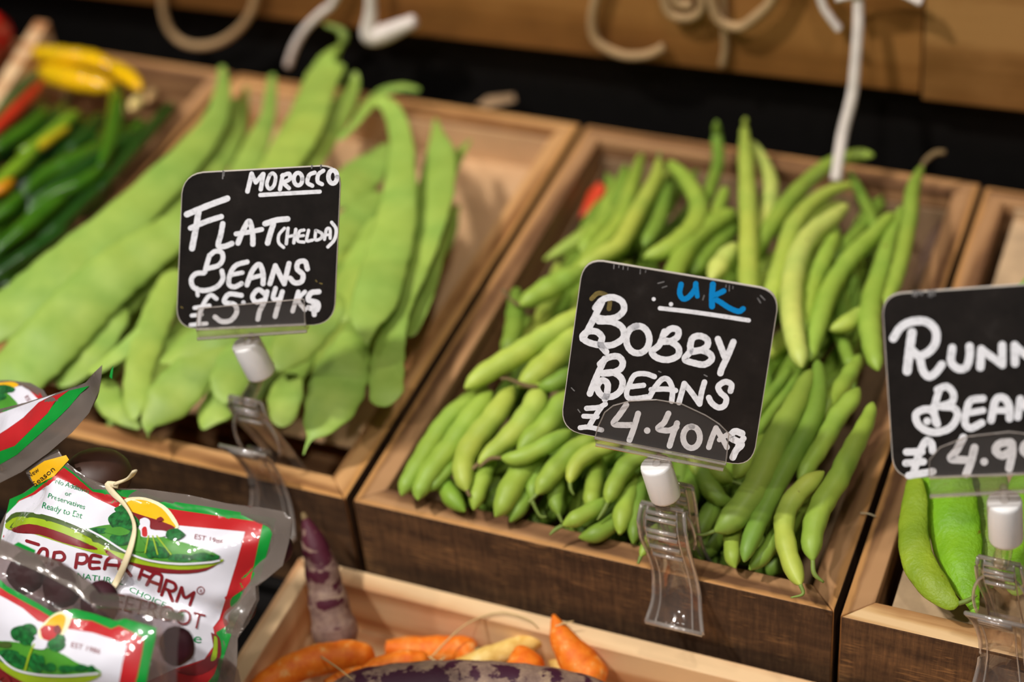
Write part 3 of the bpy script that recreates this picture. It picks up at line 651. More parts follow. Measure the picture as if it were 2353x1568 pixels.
# ------------------------------------------------------------------ chillies and peppers
hf0 = lambda x, y: -0.010 + 0.012 * math.sin(math.pi * min(max(y, 0), 0.34) / 0.34)
CG = lin(62, 110, 22); CD = lin(34, 74, 22); CL = lin(120, 160, 40)
chil = [
 ('green chilli standing up in front of the yellow peppers', 2.4, CG, [(262,200,7),(268,235,15),(262,290,18),(245,350,14),(230,385,5)]),
 ('long dark chilli along the wooden side wall', 1.6, CD, [(400,238,9),(362,280,13),(306,345,13),(258,402,10),(230,435,5)]),
 ('dark glossy chilli crossing the middle of the chilli heap', 2.0, CD, [(330,300,10),(260,340,17),(185,390,18),(110,440,14),(60,470,5)]),
 ('bright green chilli in the middle of the heap', 2.1, CG, [(235,330,10),(170,370,16),(110,400,16),(50,450,8)]),
 ('yellowish green chilli at the upper part of the heap', 1.8, CL, [(180,255,8),(140,290,13),(90,330,13),(40,350,6)]),
 ('yellow tinged chilli lying near the picture edge', 1.9, lin(190,170,30), [(160,290,6),(130,310,9),(95,335,9),(70,350,4)]),
 ('green chilli below the red and green ones by the divider', 1.7, CG, [(110,250,8),(70,290,14),(25,320,14),(-20,350,8)]),
 ('light green chilli at the edge, lower in the heap', 1.9, CL, [(95,320,8),(60,365,14),(20,400,14),(-30,440,8)]),
 ('dark chilli lying low along the side wall', 1.2, CD, [(265,405,8),(205,455,13),(145,510,14),(85,555,8)]),
 ('green chilli low in the heap with a blunt end', 1.5, CG, [(170,430,12),(110,480,18),(50,530,18),(-10,580,8)]),
 ('dark chilli at the bottom of the chilli heap', 1.1, CD, [(160,520,10),(100,560,15),(40,600,15),(-20,640,8)]),
 ('shiny chilli lying across the dark ones', 1.9, CG, [(250,375,9),(190,420,15),(120,450,15),(60,490,8)]),
 ('green chilli by the picture edge under the light one', 1.4, CG, [(60,440,12),(20,480,16),(-40,520,10)]),
 ('pale green chilli tip near the wooden side wall', 1.3, CG, [(330,275,8),(295,315,12),(255,350,9)]),
 ('dark chilli half buried behind the standing one', 0.9, CD, [(235,260,10),(200,310,15),(150,350,12)]),
 ('orange yellow chilli at the picture edge', 1.9, lin(215,140,20), [(32,410,8),(10,430,12),(-25,450,10)]),
 ('red chilli against the divider board', 2.2, lin(190,50,30), [(100,185,6),(65,225,13),(25,265,14),(-20,310,9)]),
 ('dark green chilli on top of the red one by the divider', 2.4, lin(40,100,50), [(92,165,5),(55,200,10),(15,245,11),(-30,290,8)]),
 ('small cream coloured chilli near the back of the crate', 1.9, lin(230,205,140), [(328,222,8),(312,238,13),(300,254,7)]),
 ('second cream coloured chilli next to the side wall, smaller', 1.7, lin(200,165,120), [(356,205,6),(346,220,10),(336,236,5)]),
]
for lb, L, c, pts in chil:
    bobby_pod('chilli_pepper', [(a_, b_, c_ * 1.22) for a_, b_, c_ in pts], hf0, L, c, lb, None, -0.51, -0.26, mat=M['chilli'], cat='chilli', lump=0.02)
for k in range(64):
    a = random.uniform(-0.5, 0.8); cx = random.uniform(-0.382, -0.282); cyy = random.uniform(0.07, 0.27)
    d = np.array([math.sin(a), math.cos(a), 0.0]); ln = random.uniform(0.03, 0.042)
    P = np.array([np.array([cx, cyy, -0.028 + 0.010 * (k % 4)]) + d * ln * t + np.array([0.006 * (1 - t * t), 0, 0]) for t in np.linspace(-1, 1, 16)])
    R = np.array([0.0088 * max(0.1, (1 - abs(t) ** 3)) * (1 - 0.35 * t) for t in np.linspace(-1, 1, 16)])
    mb = MB(); mb.tube(P, R, seg=10); o = mb.build('chilli_pepper', M['chilli']); o.color = G(CD if k % 2 else CG, 0.15)
    tag(o, 'green chilli lying deep in the heap under the others', 'chilli', 'deep green chillies')
YE = lin(240, 190, 10)
for lb, L, pts in [('yellow pepper along the back of the chilli crate, topmost', 3.0, [(60,118,12),(110,124,20),(160,130,22),(215,138,21),(258,156,14)]),
                   ('yellow pepper lying below the topmost yellow one', 1.8, [(85,160,18),(125,172,26),(180,186,27),(235,196,22),(262,200,12)]),
                   ('yellow pepper end pointing at the wooden side wall', 2.5, [(225,140,10),(262,158,19),(298,180,20),(325,206,10)])]:
    o = bobby_pod('yellow_pepper', pts, hf0, L, YE, lb, None, -0.51, -0.26, mat=M['chilli'], cat='pepper', lump=0.04)
mb = MB(); P = [spot(x, y, z=-0.01 + 0.02 * k) for k, (x, y) in enumerate([(-60, 150), (-28, 110), (-12, 75), (-14, 40)])]
mb.tube(P, [0.006, 0.012, 0.013, 0.004], n=16); o = mb.build('red_pepper', M['chilli']); o.color = lin(200, 20, 15); tag(o, 'red pepper beyond the pale divider board at the picture edge', 'pepper')

# ------------------------------------------------------------------ runner beans
RG = lin(126, 180, 36)
hf3 = lambda x, y: 0.003 + 0.015 * math.sin(math.pi * min(max(y, 0), 0.34) / 0.34)
def runner(pts, L, col, lb, tail=None):
    bobby_pod('runner_bean', pts, hf3, L, col, lb, None, 0.2535, 0.5035, mat=M['runner'], flat=0.42, tail=tail, lump=0.02)
runner([(2100,1090,16),(2102,1150,30),(2098,1220,34),(2110,1290,38),(2145,1345,36),(2180,1380,24),(2205,1388,12)], 1.6, lin(140,166,44), 'yellowish runner bean at the crate corner with a crease along its side', tail=[(2225,1380,6),(2245,1368,3)])
runner([(2160,1050,56),(2176,1130,64),(2190,1200,62),(2204,1270,54),(2218,1335,36),(2236,1388,16),(2241,1415,5)], 1.0, RG, 'bright green runner bean beside the yellowish one, behind the clip')
runner([(2260,1060,40),(2275,1150,50),(2280,1240,48),(2290,1330,36)], 0.4, BD, 'dark runner bean under the runner sign')
runner([(2420,980,40),(2380,1080,46),(2350,1180,46),(2340,1290,38),(2335,1370,20)], 0.9, RG, 'runner bean running behind the clip of the runner sign')
runner([(2420,600,10),(2375,660,30),(2350,740,40),(2330,830,42),(2310,920,40)], 1.2, RG, 'runner bean behind the runner sign with its tip near the picture edge')

# small scraps
def scrap(name, px, z, mat, label, cat):
    P = [spot(x, y, z=z + dz) for (x, y, dz) in px]; P = np.array(P); c = P.mean(0)
    nrm = np.cross(P[1] - P[0], P[-1] - P[0]); nrm /= np.linalg.norm(nrm); n = len(P)
    mb = MB(); mb.add(list(P) + list(P + nrm * 0.0006), [tuple(range(n)), tuple(range(2 * n - 1, n - 1, -1))] + [(i, n + i, n + (i + 1) % n, (i + 1) % n) for i in range(n)])
    return tag(mb.build(name, mat, smooth=False), label, cat)
scrap('plastic_scrap', [(1352,442,0.0),(1375,418,0.004),(1392,432,0.003),(1378,458,0),(1350,490,-0.004),(1330,500,-0.005)], -0.012, M['red'], 'red plastic scrap on the inner side wall at the back of the bobby crate', 'scrap')
scrap('plastic_scrap', [(2110,590,0),(2135,535,0.004),(2165,500,0.006),(2160,545,0.004),(2140,620,0),(2105,690,-0.004),(2092,660,-0.004)], -0.016, M['film_clear'], 'crumpled clear plastic scrap between the bobby beans and the right side wall', 'scrap')
mb = MB(); mb.tube([spot(1977, 1180, z=0.001), spot(1995, 1181, z=0.0025), spot(2013, 1188, z=0.0012)], [0.0004] * 3, seg=6, n=8)
tag(mb.build('straw_bit', M['raffia']), 'tiny straw bit bridging the gap between two crates', 'straw')

# ------------------------------------------------------------------ price signs
class Plane:
    def __init__(s, B, ux, uy):
        s.o = np.array(B); s.x = np.array(ux); s.y = np.array(uy); s.n = np.cross(s.x, s.y)
        if s.n[1] > 0: s.n = -s.n
    def hit(s, px, py, off=0.0):
        v = ray(px, py); o = s.o + s.n * off; t = ((o - CAM) @ s.n) / (v @ s.n); return CAM + v * t
def basis(yaw, lean, roll):
    Mx = Matrix.Rotation(yaw, 3, 'Z') @ Matrix.Rotation(-lean, 3, 'X') @ Matrix.Rotation(roll, 3, 'Y')
    return np.array(Mx @ Vector((1, 0, 0))), np.array(Mx @ Vector((0, 0, 1)))
def round_quad(q, r, n=6):
    out = []
    for i in range(4):
        a, b, c = np.array(q[i - 1], float), np.array(q[i], float), np.array(q[(i + 1) % 4], float)
        p0 = b + (a - b) / np.linalg.norm(a - b) * r; p1 = b + (c - b) / np.linalg.norm(c - b) * r
        for k in range(n + 1):
            t = k / n; out.append((1 - t) ** 2 * p0 + 2 * t * (1 - t) * (b * 0.88 + (p0 + p1) * 0.06) + t * t * p1)
    return out
def slab(mb, pl, poly, o0, o1, mi_front=0, mi_edge=0):
    F = [pl.hit(x, y, o1) for x, y in poly]; n = len(F); Bk = [f + pl.n * (o0 - o1) for f in F]
    mb.add(F, [tuple(range(n))], mi_front); mb.add(F + Bk, [tuple(range(2 * n - 1, n - 1, -1))] , mi_front)
    mb.add(F + Bk, [(i, (i + 1) % n, n + (i + 1) % n, n + i) for i in range(n)], mi_edge)
def stroke(mb, fn, pts, w, mi=0, n=None, jit=0.03):
    """marker stroke: a thin ribbon with round ends; fn maps 2-D to the card surface"""
    P = catmull(np.array(pts, float), n or max(8, 8 * (len(pts) - 1) + 1)) if len(pts) > 1 else np.array([pts[0], (pts[0][0] + 0.1, pts[0][1])], float)
    T = np.gradient(P, axis=0); T /= np.linalg.norm(T, axis=1)[:, None] + 1e-9; Nn = np.stack([-T[:, 1], T[:, 0]], 1)
    Lf = []; Rt = []
    for i in range(len(P)):
        ww = w * (1 + jit * math.sin(i * 1.7 + w)); Lf.append(P[i] + Nn[i] * ww); Rt.append(P[i] - Nn[i] * ww)
    k = len(P); vs = [fn(*p) for p in Lf] + [fn(*p) for p in Rt]
    mb.add(vs, [(i, i + 1, k + i + 1, k + i) for i in range(k - 1)], mi)
    for e, sgn in ((0, -1), (k - 1, 1)):
        a0 = math.atan2(Nn[e][1], Nn[e][0]); pts2 = []
        for j in range(9):
            a = a0 - sgn * math.pi * j / 8; pts2.append(P[e] + w * np.array([math.cos(a), math.sin(a)]))
        mb.add([fn(*p) for p in pts2], [tuple(range(9))], mi)

class Group2:
    def __init__(s, o, sc): s.o = o; s.s = sc
    def __call__(s, x, y): return (s.o[0] + x / s.s, s.o[1] + y / s.s)

def clip_parts(root, xc, mode, pl, plate_px, chan_px, capq, yb=0.0005, stem_px=None):
    """clear spring clip on the front rim, cap, stem, sign holder"""
    def ribbon(name, prof, hw, th, rails=0.0, ridges=(), z_off=0):
        mb = MB(); P = catmull(np.array(prof, float), 22)
        T = np.gradient(P[:, :2], axis=0); T /= np.linalg.norm(T, axis=1)[:, None]; Nn = np.stack([-T[:, 1], T[:, 0]], 1)
        vs = []; fs = []
        k = len(P)
        for i in range(k):
            (y, z), n, w = P[i, :2], Nn[i], hw * P[i, 2]
            for x, o in ((-w, 0), (w, 0), (w, th), (-w, th)): vs.append((xc + x, y + n[0] * o, z + n[1] * o))
        for i in range(k - 1):
            for j in range(4):
                a = 4 * i + j; c = 4 * i + (j + 1) % 4; fs.append((a, c, c + 4, a + 4))
        fs += [(3, 2, 1, 0), (4 * k - 4, 4 * k - 3, 4 * k - 2, 4 * k - 1)]
        mb.add(vs, fs)
        o = mb.build(name, M['clear'], parent=root)
        m2 = MB()
        for sg in (-1, 1):
            m2.tube([(xc + sg * hw * P[i, 2], P[i, 0] + Nn[i, 0] * th * 0.5, P[i, 1] + Nn[i, 1] * th * 0.5) for i in range(k)], [rails] * k, seg=6)
            m2.tube([(xc + sg * hw * P[i, 2] * 0.68, P[i, 0] + Nn[i, 0] * th * 0.5 - 0.0008, P[i, 1] + Nn[i, 1] * th * 0.5) for i in range(k)], [rails * 0.45] * k, seg=6)
        for e in (0, k - 1):
            m2.tube([(xc + sg * hw * P[e, 2], P[e, 0] + Nn[e, 0] * th * 0.5, P[e, 1]) for sg in (-1, 1)], [rails * 1.15] * 2, seg=6)
        for r in ridges:
            i = int(r * (k - 1))
            m2.tube([(xc + s2 * hw * 0.64, P[i, 0] - 0.0006, P[i, 1]) for s2 in (-1, 1)], [0.0012] * 2, seg=6)
        roll([o, m2.build('moulded_rib' if 0 else 'rail', M['clear_edge'], parent=root)])
        return o
    def roll(obs, k=-0.14):
        for ob in obs:
            oz = root['_org'][2]
            for v in ob.data.vertices: v.co.x += k * (v.co.z + oz - 0.008)
    if mode == 0:
        front = [(0.0015, 0.043, 0.9), (-0.0035, 0.036, 1.0), (-0.0048, 0.026, 1.02), (-0.0032, 0.016, 0.97), (-0.0018, 0.004, 0.95), (-0.0032, -0.006, 1.0), (-0.0075, -0.014, 1.05), (-0.0150, -0.021, 1.25)]
        back = [(0.016, 0.045, 1.0), (0.0155, 0.034, 1.0), (0.0145, 0.022, 0.95), (0.0155, 0.008, 0.9), (0.0185, -0.006, 0.95), (0.024, -0.016, 1.0)]
        pv = 0.022
    else:
        front = [(-0.0105, 0.030, 1.12), (-0.0085, 0.026, 1.05), (-0.0050, 0.019, 0.95), (-0.0022, 0.008, 0.86), (-0.0018, 0.000, 0.86), (-0.0035, -0.009, 0.95), (-0.0080, -0.017, 1.1), (-0.0150, -0.0235, 1.28)]
        back = [(0.0060, 0.050, 0.9), (0.0045, 0.044, 1.0), (0.0060, 0.034, 1.0), (0.0110, 0.020, 0.92), (0.0155, 0.006, 0.9), (0.0185, -0.006, 0.95), (0.024, -0.016, 1.0)]
        pv = 0.022
    ribbon('front_jaw', front, 0.0114, 0.0016, 0.0011, (0.06, 0.13, 0.2, 0.27, 0.36, 0.43) if mode == 0 else (0.06, 0.16))
    ribbon('rear_jaw', back, 0.0102, 0.0016, 0.0010, (0.08, 0.15, 0.22, 0.29))
    mb = MB()
    arc = [(xc + 0.0125 * math.cos(a), 0.004 + 0.002 * math.sin(a), pv + 0.004 + 0.017 * math.sin(a)) for a in np.linspace(-0.5, math.pi + 0.5, 18)]
    mb.tube(arc, [0.0008] * 18, seg=6); roll([mb.build('spring_band', M['clear_edge'], parent=root)])
    mb = MB(); mb.tube([(xc - 0.0068, 0.0005, pv), (xc + 0.0068, 0.0005, pv)], [0.0013] * 2, seg=10); mb.build('spring_pin', M['orange_metal'] if mode == 0 else M['clear'], parent=root)
    # white cap: a short faceted cylinder along capq = (bottom px, top px, half width px, depth y)
    (bx, by), (tx, ty), hw, yy = capq
    p0 = spot(bx, by, y=yy); p1 = spot(tx, ty, y=yy); r = hw / FPX * depth((p0 + p1) / 2)
    mb = MB(); L = [0, 0.03, 0.08, 0.92, 0.97, 1.0]; rr = [0.9, 0.97, 1, 1, 0.97, 0.9]
    mb.tube([p0 + (p1 - p0) * t for t in L], [r * q for q in rr], seg=20)
    mb.build('cap', M['cap'], parent=root)['label'] = 'white plastic cap'
    mb = MB(); top = pl.hit(*stem_px) ; mb.tube([p1 + (p0 - p1) * 0.1, p1 * 0.5 + top * 0.5, top], [0.0022, 0.0018, 0.0018], seg=10, n=8)
    jt = np.array([xc - 0.14 * 0.036, front[0][0] if mode == 0 else back[0][0], (front if mode == 0 else back)[0][1]])
    mb.tube([p0 + (p1 - p0) * 0.1, jt * 0.6 + p0 * 0.4, jt], [0.0036, 0.0040, 0.0044], seg=10, n=8); mb.build('stem', M['clear'], parent=root)
    mb = MB(); slab(mb, pl, plate_px, 0.0012, 0.0020); 
    mb.build('holder_plate', M['plate'], parent=root, smooth=False)
    mb = MB(); slab(mb, pl, chan_px, -0.0022, 0.0028); mb.build('holder_channel', M['clear'], parent=root, smooth=False)
    mb = MB()
    A = [pl.hit(x, y, 0.0030) for x, y in chan_px]; 
    mb.tube([A[3], A[2]], [0.0008, 0.0008], seg=6); mb.tube([A[0], A[1]], [0.0006, 0.0006], seg=6)
    P2 = [pl.hit(x, y, 0.0021) for x, y in plate_px]; mb.tube(P2, [0.00035] * len(P2), seg=5)
    mb.build('holder_edge', M['clear_edge'], parent=root, smooth=False)

def sign(name, label, quad, pl, strokes, cf, extra):
    root = empty(name, pl.hit(*((np.array(quad[2]) + np.array(quad[3])) / 2)), label, 'price sign')
    rq = round_quad(quad, 46)
    mb = MB(); cq = np.mean(np.array(rq), 0); slab(mb, pl, rq, -0.0014, 0.0, 1, 1); slab(mb, pl, [cq + (np.array(p) - cq) * 0.992 for p in rq], -0.0006, 0.00012, 0, 0); mb.build('card', [M['slate'], M['cardedge']], parent=root, smooth=False)
    groups = {}
    for pts, w, m in strokes: groups.setdefault(m, []).append((pts, w))
    for m, ls in groups.items():
        mb = MB()
        for i, (pts, w) in enumerate(ls):
            stroke(mb, lambda x, y, off=0.00022 + 0.000012 * (i % 9): pl.hit(*cf(x, y), off), pts, w * 1.08)
        o = mb.build('lettering' if m in ('chalk', 'blue') else 'smudge', M[m], parent=root, smooth=False)
        if m == 'blue': o['label'] = 'blue letters'
    return root
def ell(cx, cy, rx, ry, a0=0, a1=2 * math.pi, n=11): return [(cx + rx * math.cos(a), cy + ry * math.sin(a)) for a in np.linspace(a0, a1, n)]

# --- bobby beans
ux, uy = basis(0.1738, 0.2659, 0.122)
plB = Plane((0.1641, 0.004, 0.07786), ux, uy)
cB = Group2((1250, 580), 3.015)
W1 = 21
sB = [([(400,350),(350,450),(300,545),(268,600)],W1),([(355,385),(405,330),(475,312),(540,342),(553,400),(505,448),(430,462),(375,455)],W1),
 ([(380,478),(470,482),(540,520),(550,590),(480,640),(400,645),(310,625),(266,588),(300,552),(362,550),(402,590),(392,640),(430,690)],W1),
 (ell(650,605,80,95,-1.9,4.6),W1),
 ([(835,550),(800,640),(748,690),(785,732),(860,745),(928,715),(930,660),(880,622),(835,612)],W1),([(830,570),(880,530),(928,540),(925,585),(880,615),(830,620)],W1),
 ([(1012,650),(1030,595),(1080,580),(1130,605),(1130,650),(1080,680),(1020,684)],W1),([(1030,690),(1090,680),(1150,705),(1160,745),(1110,778),(1040,768),(975,742),(1010,690),(1015,640)],W1),
 ([(1205,602),(1235,680),(1252,725)],W1),([(1312,622),(1272,720),(1232,805),(1222,838)],W1),
 ([(420,740),(390,805),(352,890),(318,980)],W1),([(388,775),(440,732),(510,722),(545,760),(530,808),(470,835),(405,840)],W1),
 ([(410,838),(485,835),(542,885),(530,958),(470,1000),(400,992),(368,935),(400,888),(440,912),(435,985),(422,1018)],W1),
 ([(765,862),(700,842),(628,852),(590,920),(572,980),(590,1012),(650,1012),(712,1002)],17),([(600,932),(690,922)],17),
 ([(732,1002),(770,935),(820,880),(862,885),(890,950),(885,1032)],18),([(742,952),(840,948),(912,958)],17),
 ([(935,1042),(972,910)],18),([(972,910),(1022,972),(1078,1052)],18),([(1078,1052),(1092,970),(1112,900)],18),
 ([(1292,962),(1298,918),(1255,898),(1208,930),(1222,972),(1262,1012),(1250,1062),(1208,1076),(1162,1045),(1142,1008)],19),
 ([(425,1052),(380,1075),(295,1082)],17),([(400,1070),(352,1140),(308,1212)],17),([(275,1136),(368,1140)],16),([(250,1216),(310,1212),(400,1232)],16),
 ([(570,1058),(522,1128),(482,1188),(560,1198),(622,1196)],19),([(652,1118),(622,1220),(592,1302)],19),([(715,1236)],21),
 ([(862,1118),(832,1180),(790,1222),(862,1236),(918,1212)],19),([(922,1185),(892,1270),(870,1342)],19),
 (ell(1022,1282,58,75,-1.6,4.8),19),
 ([(1192,1218),(1162,1290),(1142,1352)],18),([(1200,1232),(1240,1300),(1268,1352)],18),([(1272,1262),(1215,1300)],16),
 ([(1372,1256),(1322,1242),(1292,1282),(1342,1312),(1368,1335),(1332,1372),(1308,1422)],22),([(1382,1290),(1345,1345)],20),
 ([(803,388),(1000,410),(1200,438),(1418,472)],14),([(760,325)],13),([(880,360)],14)]
sB = [(p, w, 'chalk') for p, w in sB]
sB += [([(950,222),(940,282),(962,322),(1000,312),(1045,258),(1052,218)],17,'blue'),([(1052,222),(1062,305)],15,'blue'),([(1170,222),(1164,300),(1164,375)],19,'blue'),
       ([(1245,268),(1178,310),(1232,352),(1292,390),(1350,410),(1380,392)],17,'blue'),
       ([(330,322),(372,285),(422,292),(455,335),(450,392)],15,'smear')]
for x, y, h in ((485,92,22),(520,96,10),(550,104,14),(582,110,12),(668,124,26),(705,132,8),(1262,232,10),(1285,234,34),(1310,242,10)):
    sB.append(([(x, y - 6), (x - 2, y + h)], 3, 'scratch'))
for p in ([(790,215),(830,205)],[(1500,300),(1530,330)],[(1480,318),(1500,350)],[(190,940),(210,960)],[(820,245),(850,235)],[(1100,330),(1110,300)],[(235,1090),(250,1110)],[(795,825),(810,832)],[(1110,850),(1130,860)]):
    sB.append((p, 4, 'scratch'))
quadB = [(1340, 593), (1793, 669), (1729, 1075), (1286, 988)]
sign('price_sign', 'black sign reading Bobby Beans with blue UK lettering', quadB, plB, sB, cB, None)
rootB = empty('sign_clip', spot(1545, 1315, y=0.0), 'clear clip with an orange pin on the bobby bean crate rim', 'sign clip')
domeB = [cB(*p) for p in [(352,1292),(372,1215),(420,1110),(480,1062),(600,1030),(780,1022),(950,1050),(1120,1130),(1215,1190),(1282,1258),(1258,1475)]]
chB = [cB(*p) for p in [(352,1288),(1258,1470),(1242,1508),(358,1335)]]
xB = spot(1548, 1315, y=0.0)[0]
clip_parts(rootB, xB, 0, plB, domeB, chB, ((1530,1142),(1506,1066),37,0.004), stem_px=(1514, 1050))

# --- flat beans
ux, uy = basis(0.24, 0.30, 0.02)
plF = Plane(spot(586, 752, y=0.004), ux, uy)
cF = Group2((400, 370), 3.825)
W2 = 22
sF = [([(645,268),(682,112)],19),([(682,112),(718,190)],17),([(718,190),(780,115)],17),([(785,115),(762,250)],18),
 ([(840,125),(815,200),(838,246),(878,215),(892,140),(868,108),(842,122)],15),([(930,250),(955,125)],17),([(950,130),(1010,112),(1015,160),(955,190)],17),([(955,190),(1010,240)],17),
 (ell(1090,160,38,55),17),([(1235,102),(1188,125),(1172,190),(1215,218)],17),([(1312,85),(1268,120),(1262,180),(1300,205)],17),(ell(1395,140,38,58),19),
 ([(758,300),(1000,285),(1280,270)],17),
 ([(112,470),(300,392),(468,330)],25),([(215,450),(190,600),(158,768)],25),([(145,590),(290,530),(415,490)],22),
 ([(428,552),(410,650),(388,742),(440,752),(508,726)],22),
 ([(562,722),(612,600),(662,530),(690,640),(692,732)],22),([(545,642),(660,625),(770,602)],20),
 ([(800,552),(900,520),(998,510)],23),([(872,555),(842,650),(822,722)],23),
 ([(970,592),(922,650),(920,718),(962,760)],13),([(1002,592),(986,728)],14),([(1070,602),(1052,720)],14),([(990,670),(1060,652)],12),
 ([(1142,608),(1102,622),(1086,700),(1142,714)],13),([(1096,662),(1138,656)],12),([(1182,610),(1166,700),(1216,696)],13),
 ([(1245,612),(1242,692),(1290,680),(1300,640),(1250,612)],13),([(1322,690),(1340,602),(1370,602),(1372,680)],13),([(1330,652),(1370,648)],11),
 ([(1385,540),(1424,600),(1410,690),(1352,756)],14),
 ([(312,830),(285,920),(272,975)],20),([(315,830),(362,795),(418,805),(428,862),(390,918),(300,945)],20),
 ([(420,968),(428,1040),(370,1110),(262,1140),(172,1112),(152,1042),(192,992),(262,985)],20),([(200,1118),(208,1182)],16),
 ([(642,888),(545,918),(495,990),(482,1082),(530,1108),(592,1078)],20),([(500,1002),(600,982)],18),
 ([(640,1090),(690,962),(750,910),(782,990),(782,1080)],21),([(672,1032),(780,1002)],18),
 ([(842,1080),(890,922)],21),([(890,922),(968,1080)],21),([(968,1080),(1010,902)],21),
 ([(1172,950),(1150,885),(1092,892),(1082,950),(1132,1000),(1120,1060),(1062,1072),(1020,1032)],21),
 ([(372,1212),(322,1180),(272,1232),(232,1330),(212,1430)],18),([(180,1292),(310,1272)],17),([(155,1360),(242,1350)],16),([(145,1442),(285,1430)],16),
 ([(592,1182),(482,1172),(442,1240),(530,1262),(550,1330),(500,1400),(420,1412),(360,1372)],20),([(610,1245)],18),
 ([(812,1182),(742,1132),(690,1190),(720,1240),(795,1222)],20),([(818,1150),(792,1240),(752,1322),(736,1392)],20),
 ([(892,1120),(872,1208),(932,1220)],19),([(952,1150),(912,1280),(888,1368)],20),
 ([(1092,1150),(1042,1322)],18),([(1150,1150),(1092,1222),(1150,1310)],17),
 ([(1272,1150),(1202,1162),(1182,1222),(1262,1250),(1252,1310),(1182,1290)],22),([(1225,1240),(1232,1352)],20)]
sF = [(p, w, 'chalk') for p, w in sF]
for x, y, h in ((430,95,60),(440,100,30),(1212,45,18),(1292,42,22)): sF.append(([(x, y - 5), (x - 3, y + h)], 6, 'scratch'))
for p in ([(1245,1050),(1255,1062)],[(1280,1075),(1300,1080)],[(60,1285),(75,1292)]): sF.append((p, 5, 'smear'))
quadF = [(419, 399), (784, 379), (768, 746), (404, 757)]
sign('price_sign', 'black sign reading Morocco Flat Beans over the broad pods', quadF, plF, sF, cF, None)
rootF = empty('sign_clip', spot(610, 1075, y=0.0), 'clear clip with an upright white cap on the flat bean crate rim', 'sign clip')
plF_px = [cF(*p) for p in [(200,1500),(205,1310),(215,1296),(1130,1214),(1142,1222),(1152,1462)]]
chF = [cF(*p) for p in [(196,1482),(1160,1438),(1166,1500),(205,1566)]]
xF = spot(608, 1090, y=0.0)[0]
clip_parts(rootF, xF, 1, plF, plF_px, chF, ((602,860),(564,786),35,0.006), stem_px=(578, 772))

# --- runner beans
ux, uy = basis(0.16, 0.34, -0.02)
plR = Plane(spot(2270, 1093, y=0.004), ux, uy)
cR = Group2((2000, 640), 3.136)
sR = [([(165,432),(220,352),(300,312),(400,312),(468,372),(470,462),(420,530),(350,558),(300,520)],28),([(300,390),(282,520),(265,668)],30),([(358,580),(380,668),(422,708),(470,680),(515,622)],27),
 ([(590,502),(582,600),(630,650),(690,640),(715,562),(715,490)],27),([(792,640),(800,512)],28),([(800,512),(945,618)],25),([(950,622),(950,482)],27),
 ([(1042,612),(1040,482)],27),([(1040,482),(1180,610)],25),([(1185,610),(1190,470)],27),([(1310,480),(1250,490),(1245,590),(1315,590)],24),([(1250,540),(1300,535)],22),([(1390,590),(1385,480),(1440,490),(1435,535),(1390,545),(1450,590)],22),
 ([(500,792),(462,930),(470,1040)],24),([(482,802),(550,780),(598,832),(588,890),(520,918),(455,925)],24),([(520,925),(600,935),(628,992),(570,1080),(450,1110),(352,1062),(328,982),(390,945),(450,962),(482,1050)],25),([(410,1030)],26),
 ([(812,866),(722,882),(692,960),(682,1042),(722,1080),(802,1042)],25),([(702,972),(812,952)],22),
 ([(870,1022),(902,880),(960,862),(1000,922),(1002,1010)],26),([(880,952),(1000,952)],22),
 ([(1062,1000),(1080,870)],25),([(1080,870),(1180,1000)],24),([(1180,1000),(1190,862)],25),([(1320,880),(1255,872),(1245,922),(1310,962),(1290,1010),(1235,1000)],23),
 ([(448,1242),(440,1192),(402,1172),(352,1262),(312,1400)],25),([(260,1252),(372,1250)],24),([(255,1332),(382,1322)],24),([(275,1422),(450,1392)],24),
 ([(670,1148),(622,1240),(580,1300),(690,1310)],26),([(750,1222),(722,1330),(690,1412)],27),([(820,1322)],26),
 ([(1010,1182),(932,1192),(902,1240),(950,1278),(1010,1245)],27),([(1020,1192),(1022,1260),(1000,1368)],27),([(1200,1182),(1122,1192),(1102,1240),(1150,1278),(1205,1245)],26),([(1212,1192),(1212,1260),(1190,1368)],26)]
sR = [(p, w, 'chalk') for p, w in sR]
for x, y, h in ((310,105,16),(330,102,24),(350,100,10),(372,102,12),(425,98,26),(440,98,30),(462,96,20)): sR.append(([(x, y - 6), (x - 3, y + h)], 8, 'scratch'))
quadR = [(2025, 677), (2458, 647), (2487, 1086), (2053, 1100)]
sign('price_sign', 'black sign reading Runner Beans, cut off by the picture edge', quadR, plR, sR, cR, None)
rootR = empty('sign_clip', spot(2300, 1480, y=-0.002), 'clear clip on the pale front rim of the runner bean crate', 'sign clip')
plR_px = [cR(*p) for p in [(425,1430),(425,1310),(500,1220),(700,1140),(1000,1105),(1200,1130),(1400,1230),(1460,1320),(1470,1400)]]
chR = [cR(*p) for p in [(425,1438),(1475,1395),(1490,1520),(430,1572)]]
xR = spot(2300, 1480, y=-0.002)[0]
clip_parts(rootR, xR, 1, plR, plR_px, chR, ((2312,1240),(2308,1150),40,0.006), stem_px=(2306, 1120))

